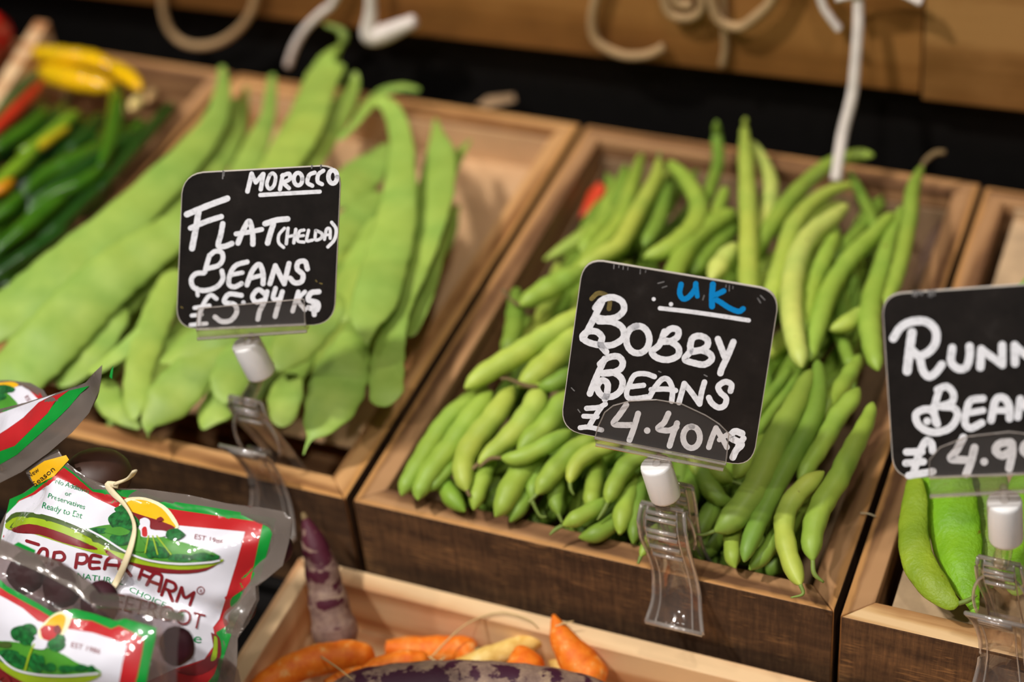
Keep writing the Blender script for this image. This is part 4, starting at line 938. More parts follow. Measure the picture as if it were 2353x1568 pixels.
# ------------------------------------------------------------------ carrots
def root_veg(name, pts, mat, label, cat='carrot', wob=0.07, seg=22, hair=(), n=44, cap=None, capr=0.004):
    """pts: (px, py, half-width px, height z)"""
    W = np.array([spot(p[0], p[1], z=p[3]) for p in pts]); R = np.array([p[2] / FPX * depth(w) for p, w in zip(pts, W)])
    PR = catmull(np.hstack([W, R[:, None]]), n); P = PR[:, :3]; r = np.maximum(PR[:, 3], 0.0006)
    s = np.concatenate([[0], np.cumsum(np.linalg.norm(np.diff(P, axis=0), axis=1))]); ph = random.random() * 6
    r = r * (1 + wob * 0.4 * np.sin(s * 1100 + ph) * 0.5 + wob * 0.5 * np.sin(s * 420 + ph))
    for i in range(n):
        for dd, rr in ((s[i], r[0]), (s[-1] - s[i], r[-1])):
            q = max(rr * 0.9, 1e-4)
            if dd < q: r[i] *= max(0.12, math.sqrt(max(0, 1 - (1 - dd / q) ** 2)))
    mb = MB(); mb.tube(P, r, seg=seg); o = mb.build(name, mat); tag(o, label, cat)
    if cap is not None:
        e = P[0] if cap == 0 else P[-1]; f = P[2] if cap == 0 else P[-3]; d = (e - f) / np.linalg.norm(e - f); rr = capr
        m2 = MB(); m2.tube([e - d * 0.002, e + d * 0.001, e + d * 0.0028], [rr, rr * 0.8, rr * 0.4], seg=9); m2.build('crown', M['stembrown'], parent=o)
    for h in hair:
        m2 = MB(); m2.tube([spot(x, y, z=z) for x, y, z in h], [0.00045] * (len(h) - 1) + [0.00025], seg=6, n=14); m2.build('root_hair', M['root'], parent=o)
    return o
root_veg('purple_carrot', [(700,1190,8,-0.004),(716,1232,24,-0.010),(734,1290,36,-0.020),(748,1350,42,-0.031),(760,1410,48,-0.042),(772,1460,53,-0.052),(780,1500,52,-0.060)], M['carrot_purple'], 'purple carrot standing upright in the corner of the pine crate', cap=0, capr=0.0020)
root_veg('carrot', [(585,1600,30,-0.050),(640,1555,34,-0.047),(720,1520,36,-0.046),(800,1508,36,-0.048),(862,1508,26,-0.050)], M['carrot'], 'large orange carrot lying below the upright purple one',
         hair=[[(738,1510,-0.036),(775,1535,-0.030),(810,1562,-0.030)]])
root_veg('carrot', [(885,1490,18,-0.060),(930,1492,28,-0.060),(1000,1494,32,-0.060),(1060,1494,32,-0.060),(1098,1502,26,-0.060)], M['carrot'], 'orange carrot at the back wall of the pine crate with a dark crown', cap=1,
         hair=[[(990,1512,-0.05),(1030,1470,-0.045),(1080,1430,-0.042),(1150,1408,-0.041),(1215,1425,-0.040),(1240,1450,-0.044)]])
root_veg('carrot', [(830,1560,26,-0.047),(880,1535,28,-0.047),(940,1520,26,-0.047),(985,1512,14,-0.047)], M['carrot'], 'short orange carrot between the large one and the big dark carrot',
         hair=[[(985,1510,-0.046),(1005,1520,-0.044),(1022,1512,-0.042)]])
root_veg('carrot', [(750,1580,16,-0.040),(790,1560,20,-0.040),(845,1545,17,-0.040)], M['carrot'], 'small light orange carrot at the very bottom edge')
root_veg('pale_carrot', [(1050,1540,24,-0.056),(1120,1512,26,-0.055),(1190,1487,24,-0.054),(1245,1465,17,-0.052),(1262,1456,8,-0.051)], M['carrot_pale'], 'pale yellow carrot lying toward the crate wall',
         hair=[[(1255,1460,-0.050),(1285,1446,-0.045),(1305,1438,-0.042)]])
root_veg('pale_carrot', [(1300,1560,22,-0.066),(1275,1510,20,-0.066),(1250,1475,10,-0.066)], M['carrot_pale'], 'second pale yellow carrot half hidden by the striped orange one')
root_veg('carrot', [(1190,1485,5,-0.040),(1196,1500,26,-0.043),(1204,1530,46,-0.048),(1212,1580,56,-0.056)], M['carrot'], 'orange carrot with its tip poking up in the middle of the pine crate')
root_veg('carrot', [(1271,1412,3,-0.036),(1278,1432,14,-0.038),(1296,1475,32,-0.043),(1335,1530,46,-0.050),(1375,1585,52,-0.056)], M['carrot'], 'striped orange carrot leaning steeply on the crate back wall',
         hair=[[(1276,1440,-0.036),(1300,1432,-0.035),(1318,1428,-0.034)]])
root_veg('purple_carrot', [(780,1625,70,-0.052),(860,1605,72,-0.046),(980,1592,72,-0.044),(1100,1590,71,-0.044),(1230,1598,68,-0.044),(1340,1612,60,-0.046),(1430,1630,40,-0.050)], M['carrot_dark'], 'big dark purple carrot lying across the bottom edge', wob=0.03)

# ------------------------------------------------------------------ strings above
def cord(name, pts, r, mat, label, y=0.352, cat='string', flat=None):
    mb = MB(); P = [spot(p[0], p[1], y=(p[2] if len(p) > 2 else y)) for p in pts]
    mb.tube(P, r if isinstance(r, list) else [r] * len(P), seg=8, n=10 + 6 * len(P), flat=flat); return tag(mb.build(name, mat), label, cat)
cord('twine', [(372,-60),(376,30),(398,80),(440,104),(495,100),(545,70),(580,20),(596,-60)], 0.0027, M['twine'], 'beige twine loop hanging in front of the black panel above the chillies', 0.353)
cord('twine', [(790,-60),(766,5),(735,32),(700,68),(676,110),(662,150)], 0.0026, M['string_white'], 'short pale string end dangling above the flat pods', 0.350)
cord('twine', [(850,-60),(852,20),(848,80),(880,78),(920,62),(952,48)], [0.0035,0.0038,0.0058,0.0062,0.0052,0.0042], M['string_white'], 'thick white knotted string end above the flat pods', 0.345)
cord('twine', [(1385,-60),(1362,30),(1366,85),(1395,112),(1440,128),(1490,125),(1525,108)], 0.0030, M['twine'], 'beige twine hook hanging on the long board', 0.352)
cord('twine', [(1520,-60),(1530,10),(1548,36),(1585,40),(1612,20),(1605,-20),(1560,-20),(1555,5),(1590,12)], 0.0030, M['twine'], 'coiled beige twine at the top edge', 0.350)
cord('twine', [(1625,-60),(1640,20),(1660,52),(1700,62),(1735,40),(1770,5),(1800,-60)], 0.0032, M['twine'], 'beige twine loop in the middle of the long board', 0.348)
cord('twine', [(1660,-40),(1664,50),(1666,110),(1660,150)], 0.0024, M['twine'], 'thin beige twine end hanging straight behind the loop', 0.355)
cord('ribbon', [(1870,-60),(1890,10),(1908,40),(1928,66)], 0.0050, M['string_white'], 'white ribbon end slanting at the top edge', 0.345, cat='ribbon', flat=0.5)
cord('ribbon', [(1925,-5),(1960,-12),(2010,-20),(2060,-22),(2118,5)], 0.0050, M['string_white'], 'white ribbon bow at the top edge above the long string', 0.343, cat='ribbon', flat=0.5)
cord('twine', [(1972,-20,0.345),(1972,60,0.340),(1966,140,0.335),(1958,220,0.330),(1938,300,0.322),(1928,360,0.312),(1920,415,0.303)], 0.0034, M['string_white'], 'long white string hanging down to the bobby beans', 0.33)
scrap('paper_scrap', [(1095,240,0),(1120,222,0.002),(1180,215,0.002),(1185,232,0.001),(1120,248,0)], 0.002, M['card_grey'], 'torn paper scrap lying on the back rim by the flat pods', 'paper')

# ------------------------------------------------------------------ vacuum pouches
def seg_dist(P, A, Bq):
    AB = Bq - A; t = np.clip(((P - A) @ AB) / (AB @ AB), 0, 1); return np.linalg.norm(P - (A + t[:, None] * AB), axis=1)
class Pouch:
    """a sealed pouch: surface S(a,b) bulging from a base plane inside an outline, printed shapes follow it"""
    def __init__(s, centre, nrm, outline, H=0.012, margin=0.010, creases=(), seed=0, curl=()):
        n = np.array(nrm, float); n /= np.linalg.norm(n); s.n = n; s.o = np.array(centre, float)
        s.x = np.cross(np.array([0, 0, 1.0]), n); s.x /= np.linalg.norm(s.x); s.y = np.cross(n, s.x)
        if s.x[0] < 0: s.x, s.y = -s.x, -s.y
        s.H = H; s.m = margin; s.seed = seed
        s.creases = []; s.curl = []
        s.out = np.array([s.ab(px, py, 0) for px, py in outline])
        for (x0, y0), (x1, y1), w, h in creases: s.creases.append((s.ab(x0, y0, H), s.ab(x1, y1, H), w, h))
        for x0, y0, rad, h in curl: s.curl.append((s.ab(x0, y0, 0), rad, h))
    def ab(s, px, py, off):
        v = ray(px, py); o = s.o + s.n * off; t = ((o - CAM) @ s.n) / (v @ s.n); p = CAM + v * t - s.o; return np.array([p @ s.x, p @ s.y])
    def h(s, A):
        A = np.atleast_2d(A); kk = 300.0
        D = np.stack([seg_dist(A, s.out[i - 1], s.out[i]) for i in range(len(s.out))]); dm = D.min(0)
        d = np.maximum(dm - np.log(np.exp(-kk * (D - dm)).sum(0)) / kk + 0.0015, 0.0)
        e = np.clip((d - s.m * 0.45) / 0.028, 0, 1); z = s.H * (1 - (1 - e) ** 2.2)
        nz = np.array([noise.noise(Vector((a[0] * 42 + s.seed, a[1] * 42, s.seed * 1.7))) * 0.0020 + noise.noise(Vector((a[0] * 110, a[1] * 110 + s.seed, 3))) * 0.0003 for a in A])
        z = z + nz * np.clip(d / 0.01, 0.15, 1)
        for a, b2, w, h in s.creases:
            q = seg_dist(A, a, b2); z += h * np.exp(-(q / w) ** 2)
        z2 = np.zeros(len(A))
        for c, rad, h in s.curl: z2 += h * np.exp(-(np.linalg.norm(A - c, axis=1) / rad) ** 2)
        return z, z2
    def S(s, A, eps=0.0, back=False):
        z, z2 = s.h(A); A = np.atleast_2d(A)
        zz = (-0.9 * z if back else z) + z2 + eps
        return s.o + A[:, :1] * s.x + A[:, 1:] * s.y + zz[:, None] * s.n
    def px(s, px, py):
        """printed feature seen at px,py -> its place on the pouch surface"""
        top = s.H * 1.25 + 0.004 + sum(max(0, c[2]) for c in s.curl); offs = np.linspace(top, -0.004, 30)
        p0, p1 = s.ab(px, py, offs[0]), s.ab(px, py, offs[-1]); A = p0 + (p1 - p0) * ((offs[0] - offs) / (offs[0] - offs[-1]))[:, None]
        z, z2 = s.h(A); g = offs - (z + z2); k = np.argmax(g <= 0) if (g <= 0).any() else len(g) - 1
        if k == 0: return A[0]
        t = g[k - 1] / (g[k - 1] - g[k] + 1e-12); t = min(max(t, 0), 1); return A[k - 1] + (A[k] - A[k - 1]) * t
    def fill(s, poly, step=0.0014):
        poly = np.array(poly); n = len(poly); pts = [Vector(p) for p in poly]; edges = [(i, (i + 1) % n) for i in range(n)]
        lo, hi = poly.min(0), poly.max(0)
        rows = max(1, int((hi[1] - lo[1]) / (step * 0.87)) + 1)
        for j in range(rows):
            y = lo[1] + j * step * 0.87; xs = np.arange(lo[0] + (step / 2 if j % 2 else 0), hi[0], step)
            if not len(xs): continue
            c = np.zeros(len(xs), bool)
            for i in range(n):
                (x1, y1), (x2, y2) = poly[i], poly[i - 1]
                if (y1 > y) != (y2 > y): c ^= xs < (x2 - x1) * (y - y1) / (y2 - y1) + x1
            pts += [Vector((x, y)) for x in xs[c]]
        r = delaunay_2d_cdt(pts, edges, [list(range(n))], 1, 1e-6)
        return np.array([tuple(v) for v in r[0]]), [tuple(f) for f in r[2]]
    def body(s, mb, step=0.0014):
        V, F = s.fill(s.out, step); top = s.S(V); bot = s.S(V, back=True)
        mb.add(list(top), F); mb.add(list(bot), [tuple(reversed(f)) for f in F])
        n = len(s.out); 
    def poly(s, mb, pxs, mi, eps, smooth=True, step=0.0014):
        q = catmull(np.array(pxs + [pxs[0]], float), len(pxs) * 3 + 1)[:-1] if smooth else np.array(pxs, float)
        if not smooth:
            qq = []
            for i in range(len(q)):
                a, c = q[i], q[(i + 1) % len(q)]; k = max(1, int(np.linalg.norm(c - a) / 14))
                for t in range(k): qq.append(a + (c - a) * t / k)
            q = np.array(qq)
        P = np.array([s.px(*p) for p in q]); V, F = s.fill(P, step)
        if len(V) == 0: return
        T = s.S(V, eps); mb.add(list(T), F, INK.index(mi))
    def line(s, mb, pxs, w, mi, eps, jit=0.0, n=None):
        stroke(mb, lambda x, y: s.S(s.px(x, y)[None], eps)[0], pxs, w, INK.index(mi), jit=jit, n=n)
    def text(s, mb, body, o, d, hgt, mi, eps, width=None):
        """letters of built-in font; o = baseline start px, d = baseline direction, hgt = cap height px, width = total px"""
        cu = bpy.data.curves.new('t', 'FONT'); cu.body = body; cu.size = 1.0; cu.resolution_u = 3; ob = bpy.data.objects.new('t', cu); COL.objects.link(ob)
        dg = bpy.context.evaluated_depsgraph_get(); dg.update(); me = ob.evaluated_get(dg).to_mesh()
        V = np.array([tuple(v.co) for v in me.vertices]); F = [tuple(p.vertices) for p in me.polygons]
        ob.evaluated_get(dg).to_mesh_clear(); bpy.data.objects.remove(ob); bpy.data.curves.remove(cu)
        d = np.array(d, float); d /= np.linalg.norm(d); u = np.array([d[1], -d[0]]); k = hgt / 0.69; kx = k if not width else width / max(V[:, 0].max(), 1e-6)
        Q = np.array([np.array(o) + d * v[0] * kx + u * v[1] * k for v in V])
        T = np.array([s.S(s.px(*q)[None], eps)[0] for q in Q]); mb.add(list(T), F, INK.index(mi))
def C3(x, y): return (x / 2.614, 968 + y / 2.614)          # reading frame of the lower-left detail
def K(*p): return [C3(*q) for q in p]
E0 = 0.00016; DE = 0.00008
def tree_blob(P, mb, c, r, mi, eps, k=9, seed=0):
    rnd = random.Random(seed); pts = [(c[0] + math.cos(a) * r[0] * rnd.uniform(0.75, 1.12), c[1] + math.sin(a) * r[1] * rnd.uniform(0.75, 1.12)) for a in np.linspace(0, 2 * math.pi, k + 1)[:-1]]
    P.poly(mb, pts, mi, eps)

# --- main pouch
mc = spot(350, 1300, d=0.835)
outM = [(150,1033),(166,1062),(200,1098),(258,1122),(335,1124),(430,1137),(520,1157),(600,1166),(662,1176),(681,1196),(668,1245),(650,1300),(612,1332),(590,1348),(592,1378),(566,1432),(546,1468),(545,1530),(530,1620),(380,1660),(180,1640),(20,1560),(-60,1430),(-40,1290),(8,1190),(30,1150),(58,1132),(84,1116),(66,1092),(58,1070),(88,1052),(118,1036)]
PM = Pouch(mc, (-0.10, -0.72, 0.68), outM, H=0.013, margin=0.012, seed=1.3,
           creases=[((265,1330),(330,1380),0.004,-0.003),((300,1345),(520,1425),0.005,-0.0028),((215,1250),(300,1320),0.004,0.0015),((50,1190),(160,1100),0.004,0.0012),((560,1360),(470,1430),0.004,-0.002),((210,1140),(150,1060),0.004,0.0015)],
           curl=[(140,1060,0.016,0.006),(660,1180,0.012,0.004)])
rM = empty('beetroot_pouch', PM.o - PM.n * 0.008, 'large printed beetroot pouch tied with raffia, its farm lettering fully showing', 'pouch')
mb = MB(); PM.body(mb); mb.build('film', M['film'], parent=rM)
mb = MB()
e = E0
PM.poly(mb, K((30,600),(60,470),(150,430),(380,262),(430,300),(560,412),(820,415),(1000,478),(1250,515),(1660,585),(1560,962),(1470,1010),(1448,1060),(1452,1130),(1405,1240),(1350,1400),(1310,1560),(1200,1700),(600,1700),(150,1500),(0,1250),(-40,900)), 'i_green', e, False); e += DE
PM.poly(mb, K((44,610),(110,480),(200,430),(385,280),(440,320),(560,425),(740,455),(1040,530),(1582,610),(1500,985),(1395,1060),(1385,1130),(1380,1220),(1300,1270),(1330,1400),(1290,1520),(1150,1700),(600,1700),(150,1500),(0,1250),(-36,900)), 'i_red', e, False); e += DE
PM.poly(mb, K((40,560),(120,480),(215,440),(350,340),(420,370),(570,460),(700,520),(1050,625),(1475,665),(1420,860),(1320,1190),(1282,1240),(1300,1330),(1230,1430),(1050,1490),(600,1700),(150,1500),(0,1250),(-30,900)), 'i_white', e, False); e += DE
PM.poly(mb, K((180,300),(270,240),(400,205),(418,232),(330,330),(215,390),(190,345)), 'i_yellow', e, False); e += DE
# swoosh left
PM.poly(mb, K((36,600),(100,548),(260,560),(450,625),(620,710),(780,800),(700,810),(600,770),(400,690),(200,640),(60,640)), 'i_olive', e); e += DE
PM.poly(mb, K((34,620),(110,575),(260,590),(440,650),(600,735),(720,810),(600,800),(380,735),(180,670),(50,650)), 'i_lime', e); e += DE
PM.poly(mb, K((60,650),(180,618),(330,655),(470,710),(590,765),(540,770),(380,730),(240,682),(110,672)), 'i_maroon', e); e += DE
# swoosh right
PM.poly(mb, K((630,770),(700,790),(860,840),(1060,862),(1240,850),(1340,832),(1240,900),(1080,918),(900,900),(760,850),(660,810)), 'i_maroon', e, step=0.0012); e += DE
PM.poly(mb, K((640,765),(760,800),(900,835),(1100,852),(1350,830),(1250,880),(1080,893),(900,870),(740,830)), 'i_lime', e, step=0.0012); e += DE
# sun, roof, landscape
PM.poly(mb, K((720,505),(770,462),(880,460),(990,505),(1050,570),(1080,640),(1010,640),(900,590),(780,560)), 'i_cream', e, step=0.0012); e += DE
PM.poly(mb, K((745,505),(800,475),(890,480),(980,525),(1040,600),(1060,640),(960,620),(850,580)), 'i_yellow', e, step=0.0012); e += DE
PM.poly(mb, K((800,545),(880,572),(970,600),(1060,640),(980,662),(900,640),(830,600)), 'i_maroon', e, step=0.0012); e += DE
PM.poly(mb, K((520,650),(640,625),(760,620),(830,640),(1000,700),(1150,740),(1330,810),(1250,845),(1080,850),(900,830),(760,790),(640,720)), 'i_mid', e, step=0.0012); e += DE
PM.poly(mb, K((850,590),(880,580),(910,600),(915,650),(1000,660),(1010,690),(900,700),(845,680)), 'i_white', e, step=0.0012); e += DE
PM.poly(mb, K((862,650),(872,636),(890,640),(894,690),(866,690)), 'i_red', e, step=0.0012)
for k, (c, r, m_) in enumerate([((730,600),(68,60),'i_dkgreen'),((745,540),(48,40),'i_dkgreen'),((800,620),(48,50),'i_dkgreen'),((600,660),(60,22),'i_dkgreen'),((760,700),(90,50),'i_dkgreen'),((720,660),(75,26),'i_mid'),
                                ((1060,680),(62,36),'i_dkgreen'),((920,770),(50,60),'i_dkgreen'),((980,790),(70,40),'i_dkgreen'),((1100,820),(90,26),'i_dkgreen'),((1220,815),(70,26),'i_dkgreen'),((1290,820),(40,20),'i_dkgreen'),((975,590),(22,14),'i_maroon'),((850,750),(46,44),'i_mid'),((840,700),(22,60),'i_mid')]):
    tree_blob(PM, mb, C3(*c), (r[0] / 2.614, r[1] / 2.614), m_, e + DE * (1 + k * 0.25), seed=k)
PM.line(mb, K((540,650),(640,705),(760,780),(900,835),(1080,858),(1260,850),(1330,838)), 2.2, 'i_white', e + 5 * DE)
for k, (a, b2) in enumerate([((905,690),(885,790)),((930,690),(960,800)),((955,690),(1040,800))]): PM.line(mb, K(a, b2), 1.6, 'i_lime', e + 5 * DE)
# lower border arc and recycling mark
PM.poly(mb, K((1270,1270),(1320,1300),(1330,1400),(1290,1480),(1180,1530),(1060,1500),(1200,1450),(1280,1380)), 'i_maroon', E0 + 3.2 * DE); PM.poly(mb, K((1290,1290),(1310,1310),(1305,1420),(1270,1440),(1285,1370)), 'i_lime', E0 + 4.4 * DE, step=0.0012)
tree_blob(PM, mb, C3(1130, 1390), (15, 15), 'i_lime', e, k=14, seed=50)
PM.line(mb, K((1105,1395),(1125,1370),(1150,1385)), 3.6, 'i_green', e + DE); PM.line(mb, K((1155,1390),(1140,1412),(1110,1410)), 3.6, 'i_green', e + DE)
mb.build('printed_panel', INKM, parent=rM)
# lettering
mb = MB(); e = E0 + 5.5 * DE; LW = 3.7
for st in [[(165,720),(235,742)],                                                   # F cap
           [(215,828),(232,800),(256,768),(285,775),(288,810),(280,848)],[(226,820),(285,830)],                      # A
           [(318,862),(332,790)],[(332,790),(375,790),(392,818),(372,838),(325,836)],[(352,838),(380,878)],           # R
           [(458,880),(470,800)],[(470,800),(520,805),(526,838),(500,856),(462,850)],                                 # P
           [(610,815),(555,810),(545,880),(600,884)],[(550,845),(600,848)],                                            # E
           [(632,888),(645,840),(672,818),(712,822),(722,850),(718,890)],[(640,862),(718,868)],                        # A
           [(745,900),(752,835)],[(790,850),(752,870),(790,930)],                                                      # K
           [(838,950),(862,880)],[(862,880),(925,910)],[(850,918),(905,940)],                                         # F
           [(885,985),(912,935),(940,915),(975,930),(970,975),(958,1022)],[(905,962),(968,985)],                      # A
           [(975,1045),(1005,955)],[(1005,955),(1050,975),(1060,1005),(1035,1022),(990,1005)],[(1015,1015),(1040,1080)], # R
           [(1065,1082),(1095,1000)],[(1095,1000),(1115,1060),(1170,1030)],[(1170,1030),(1145,1105)]]:                 # M
    PM.line(mb, K(*st), LW, 'i_letter', e)
PM.text(mb, 'No Additives', C3(332, 372), (0.95, 0.30), 11, 'i_letgreen', e, width=82)
PM.text(mb, 'or', C3(392, 445), (0.97, 0.18), 10, 'i_letgreen', e, width=15)
PM.text(mb, 'Preservatives', C3(288, 458), (0.93, 0.30), 11, 'i_letgreen', e, width=90)
PM.text(mb, 'Ready to Eat', C3(252, 520), (0.95, 0.26), 14, 'i_letgreen', e, width=96)
PM.text(mb, 'EST 1986', C3(1168, 706), (0.97, 0.19), 11, 'i_letter', e, width=68)
PM.text(mb, 'THE NATURAL', C3(330, 925), (0.985, 0.14), 13, 'i_letgreen', e, width=160)
PM.text(mb, 'CHOICE', C3(775, 1020), (0.90, 0.42), 12, 'i_letgreen', e, width=92)
PM.text(mb, 'BEETROOT', (234, 1391), (0.97, 0.235), 36, 'i_letter', e + 6 * DE, width=240)
PM.text(mb, '250g', C3(1055, 1310), (0.97, 0.12), 13, 'i_letgreen', e, width=38)
PM.text(mb, 'e', C3(1162, 1330), (0.99, 0.08), 22, 'i_letgreen', e, width=20)
e += DE
PM.text(mb, 'New', C3(178, 345), (0.8, -0.55), 11, 'i_black', e, width=30)
PM.text(mb, 'Season', C3(212, 398), (0.75, -0.62), 12, 'i_black', e, width=62)
PM.line(mb, K(*ell(1210, 1018, 22, 22, 0, 6.28, 12)), 1.0, 'i_letter', e); PM.text(mb, 'R', C3(1202, 1030), (1, 0.15), 8, 'i_letter', e)
mb.build('lettering', INKM, parent=rM, smooth=False)
# raffia tie lying over the pouch
def on(P, px, py, off): return P.S(P.px(px, py)[None], off)[0]
mb = MB(); mb.tube([on(PM, 272, 1112, 0.002) , on(PM, 300, 1104, 0.004), on(PM, 322, 1096, 0.007), on(PM, 337, 1084, 0.009)], [0.0018, 0.0016, 0.0017, 0.0015], seg=8, flat=0.45, n=12)
mb.tube([on(PM, 278, 1116, 0.002), on(PM, 256, 1114, 0.0032), on(PM, 268, 1134, 0.0026), on(PM, 290, 1154, 0.003), on(PM, 308, 1180, 0.003), on(PM, 318, 1212, 0.003), on(PM, 312, 1250, 0.003), on(PM, 296, 1296, 0.003), on(PM, 280, 1335, 0.0035), on(PM, 264, 1362, 0.004)], [0.0016, 0.0014, 0.0016, 0.0012, 0.0009, 0.0012, 0.0016, 0.0018, 0.0018, 0.0016], seg=8, flat=0.35, n=44, up=PM.n)
tag(mb.build('raffia_tie', M['raffia']), 'pale raffia strand tied over the large printed pouch', 'raffia tie')

# --- front pouch, lower left
fc = spot(170, 1480, d=0.800)
outF = [(-80,1200),(-10,1232),(60,1262),(140,1290),(210,1338),(228,1362),(300,1366),(380,1392),(425,1411),(427,1428),(413,1446),(408,1490),(407,1530),(404,1620),(200,1680),(-90,1640),(-130,1400)]
PF = Pouch(fc, (-0.16, -0.78, 0.60), outF, H=0.014, margin=0.012, seed=5.1, creases=[((20,1350),(150,1420),0.004,0.0018),((260,1420),(330,1440),0.003,0.0015),((170,1400),(260,1400),0.004,-0.002)], curl=[(-10,1240,0.02,0.003)])
rF = empty('beetroot_pouch', PF.o - PF.n * 0.008, 'printed beetroot pouch in front, with a clear top band overlapping the large one', 'pouch')
mb = MB(); PF.body(mb); mb.build('film', M['film_clear'], parent=rF)
mb = MB(); PF.poly(mb, [(-60,1212),(0,1237),(60,1264),(140,1293),(208,1340),(230,1366),(300,1369),(380,1395),(423,1413),(422,1429),(370,1424),(290,1402),(215,1392),(160,1352),(100,1320),(40,1294),(-60,1262)], 'i_white', 0.0002, False)
sl_ = mb.build('seal', [M['film']] * 13, parent=rF); sl_['label'] = 'greyish textured seal band'
def C4(x, y): return (x / 3.75, 1150 + y / 3.75)
def Kf(*p): return [C4(*q) for q in p]
mb = MB(); e = E0
PF.poly(mb, Kf((-40,660),(10,690),(60,740),(170,800),(330,890),(460,970),(520,960),(640,935),(800,975),(1000,1040),(1080,1020),(1350,1100),(1340,1200),(1290,1420),(1230,1750),(-300,1750),(-300,700)), 'i_green', e, False); e += DE
PF.poly(mb, Kf((-40,720),(60,790),(200,870),(330,940),(430,1000),(620,1020),(800,1040),(960,1110),(1030,1080),(1245,1190),(1230,1300),(1140,1750),(-300,1750),(-300,760)), 'i_red', e, False); e += DE
PF.poly(mb, Kf((-40,800),(60,850),(200,930),(330,1040),(430,1070),(600,1110),(800,1140),(960,1190),(1100,1250),(1060,1400),(1000,1750),(-300,1750),(-300,820)), 'i_white', e, False); e += DE
PF.poly(mb, Kf((330,1130),(380,1060),(470,980),(560,955),(620,990),(610,1060),(560,1150),(500,1200),(360,1200)), 'i_cream', e); e += DE
PF.poly(mb, Kf((385,1090),(440,1020),(520,980),(570,1000),(560,1080),(520,1160),(470,1190)), 'i_yellow', e, step=0.0012); e += DE
PF.poly(mb, Kf((355,1110),(390,1080),(470,1080),(520,1090),(490,1200),(380,1195)), 'i_red', e, step=0.0012); e += DE
PF.poly(mb, Kf((-40,1210),(100,1215),(260,1240),(420,1270),(560,1330),(680,1400),(840,1450),(860,1490),(600,1510),(300,1490),(120,1440),(-40,1330)), 'i_mid', e); e += DE
PF.poly(mb, Kf((-40,1340),(120,1450),(330,1510),(600,1520),(880,1490),(780,1560),(520,1620),(250,1590),(60,1480),(-40,1400)), 'i_lime', e); e += DE
PF.poly(mb, Kf((-40,1390),(60,1480),(240,1580),(420,1650),(200,1680),(-40,1500)), 'i_maroon', e); e += DE
for k, (c, r, m_) in enumerate([((190,1140),(95,70),'i_dkgreen'),((260,1110),(85,60),'i_dkgreen'),((250,1200),(70,60),'i_dkgreen'),((490,1240),(80,70),'i_dkgreen'),((530,1200),(45,55),'i_dkgreen'),((80,1340),(110,60),'i_dkgreen'),((180,1390),(80,60),'i_dkgreen'),
                                ((330,1400),(70,90),'i_dkgreen'),((440,1440),(70,40),'i_dkgreen'),((580,1450),(80,34),'i_dkgreen'),((700,1445),(80,34),'i_dkgreen'),((800,1450),(50,30),'i_dkgreen'),((60,1240),(70,30),'i_olive'),((510,1110),(32,40),'i_maroon')]):
    tree_blob(PF, mb, C4(*c), (r[0] / 3.75, r[1] / 3.75), m_, e + DE * (0.3 + k * 0.2), seed=20 + k)
PF.poly(mb, Kf((290,1230),(330,1190),(420,1210),(400,1280),(300,1270)), 'i_white', e + DE * 3.6, step=0.0012)
PF.line(mb, Kf((-20,1310),(120,1440),(300,1495),(560,1512),(860,1490)), 2.4, 'i_white', e + DE * 4); PF.line(mb, Kf((310,1240),(270,1330),(230,1470)), 2.2, 'i_lime', e + DE * 4)
PF.poly(mb, Kf((120,385),(160,360),(310,430),(290,490),(250,480)), 'i_green', E0, False, step=0.0012)
PF.poly(mb, [(385,1404),(424,1410),(422,1427),(383,1420)], 'i_green', E0, False, step=0.0012)
mb.build('printed_panel', INKM, parent=rF)
mb = MB(); PF.text(mb, 'EST 1986', C4(612, 1262), (0.97, 0.24), 12, 'i_letter', E0 + DE * 5, width=70)
PF.line(mb, Kf((-10,1560),(40,1510),(90,1540),(100,1600)), 3.6, 'i_letter', e + DE * 5)
mb.build('lettering', INKM, parent=rF, smooth=False)

# --- pouch with its corner pointing up, upper left
uc = spot(60, 960, d=0.868)
outU = [(259,842),(256,868),(240,900),(205,950),(165,995),(110,1042),(50,1085),(-10,1115),(-120,1160),(-200,1000),(-120,960),(-20,945),(60,925),(140,900),(200,880),(238,858)]
PU = Pouch(uc, (-0.35, -0.70, 0.62), outU, H=0.007, margin=0.009, seed=9.2, curl=[(255,850,0.012,0.006)])
rU = empty('beetroot_pouch', PU.o - PU.n * 0.006, 'beetroot pouch whose grey corner points up over the flat pods', 'pouch')
mb = MB(); PU.body(mb); mb.build('film', M['film'], parent=rU)
mb = MB(); e = E0
PU.poly(mb, [(206,887),(185,905),(160,935),(130,965),(90,1000),(40,1045),(-20,1080),(-120,1100),(-140,960),(-20,952),(80,925),(160,898)], 'i_green', e, False); e += DE
PU.poly(mb, [(160,897),(130,920),(110,950),(75,985),(35,1025),(-20,1045),(-130,1060),(-140,970),(-20,955),(80,927)], 'i_red', e, False); e += DE
PU.poly(mb, [(130,905),(90,925),(55,960),(20,985),(-20,1010),(-130,1020),(-140,975),(-20,958),(80,922)], 'i_white', e, False)
PU.poly(mb, [(252,866),(256,850),(261,840),(258,872)], 'i_green', E0, False, step=0.0012)
mb.build('printed_panel', INKM, parent=rU)

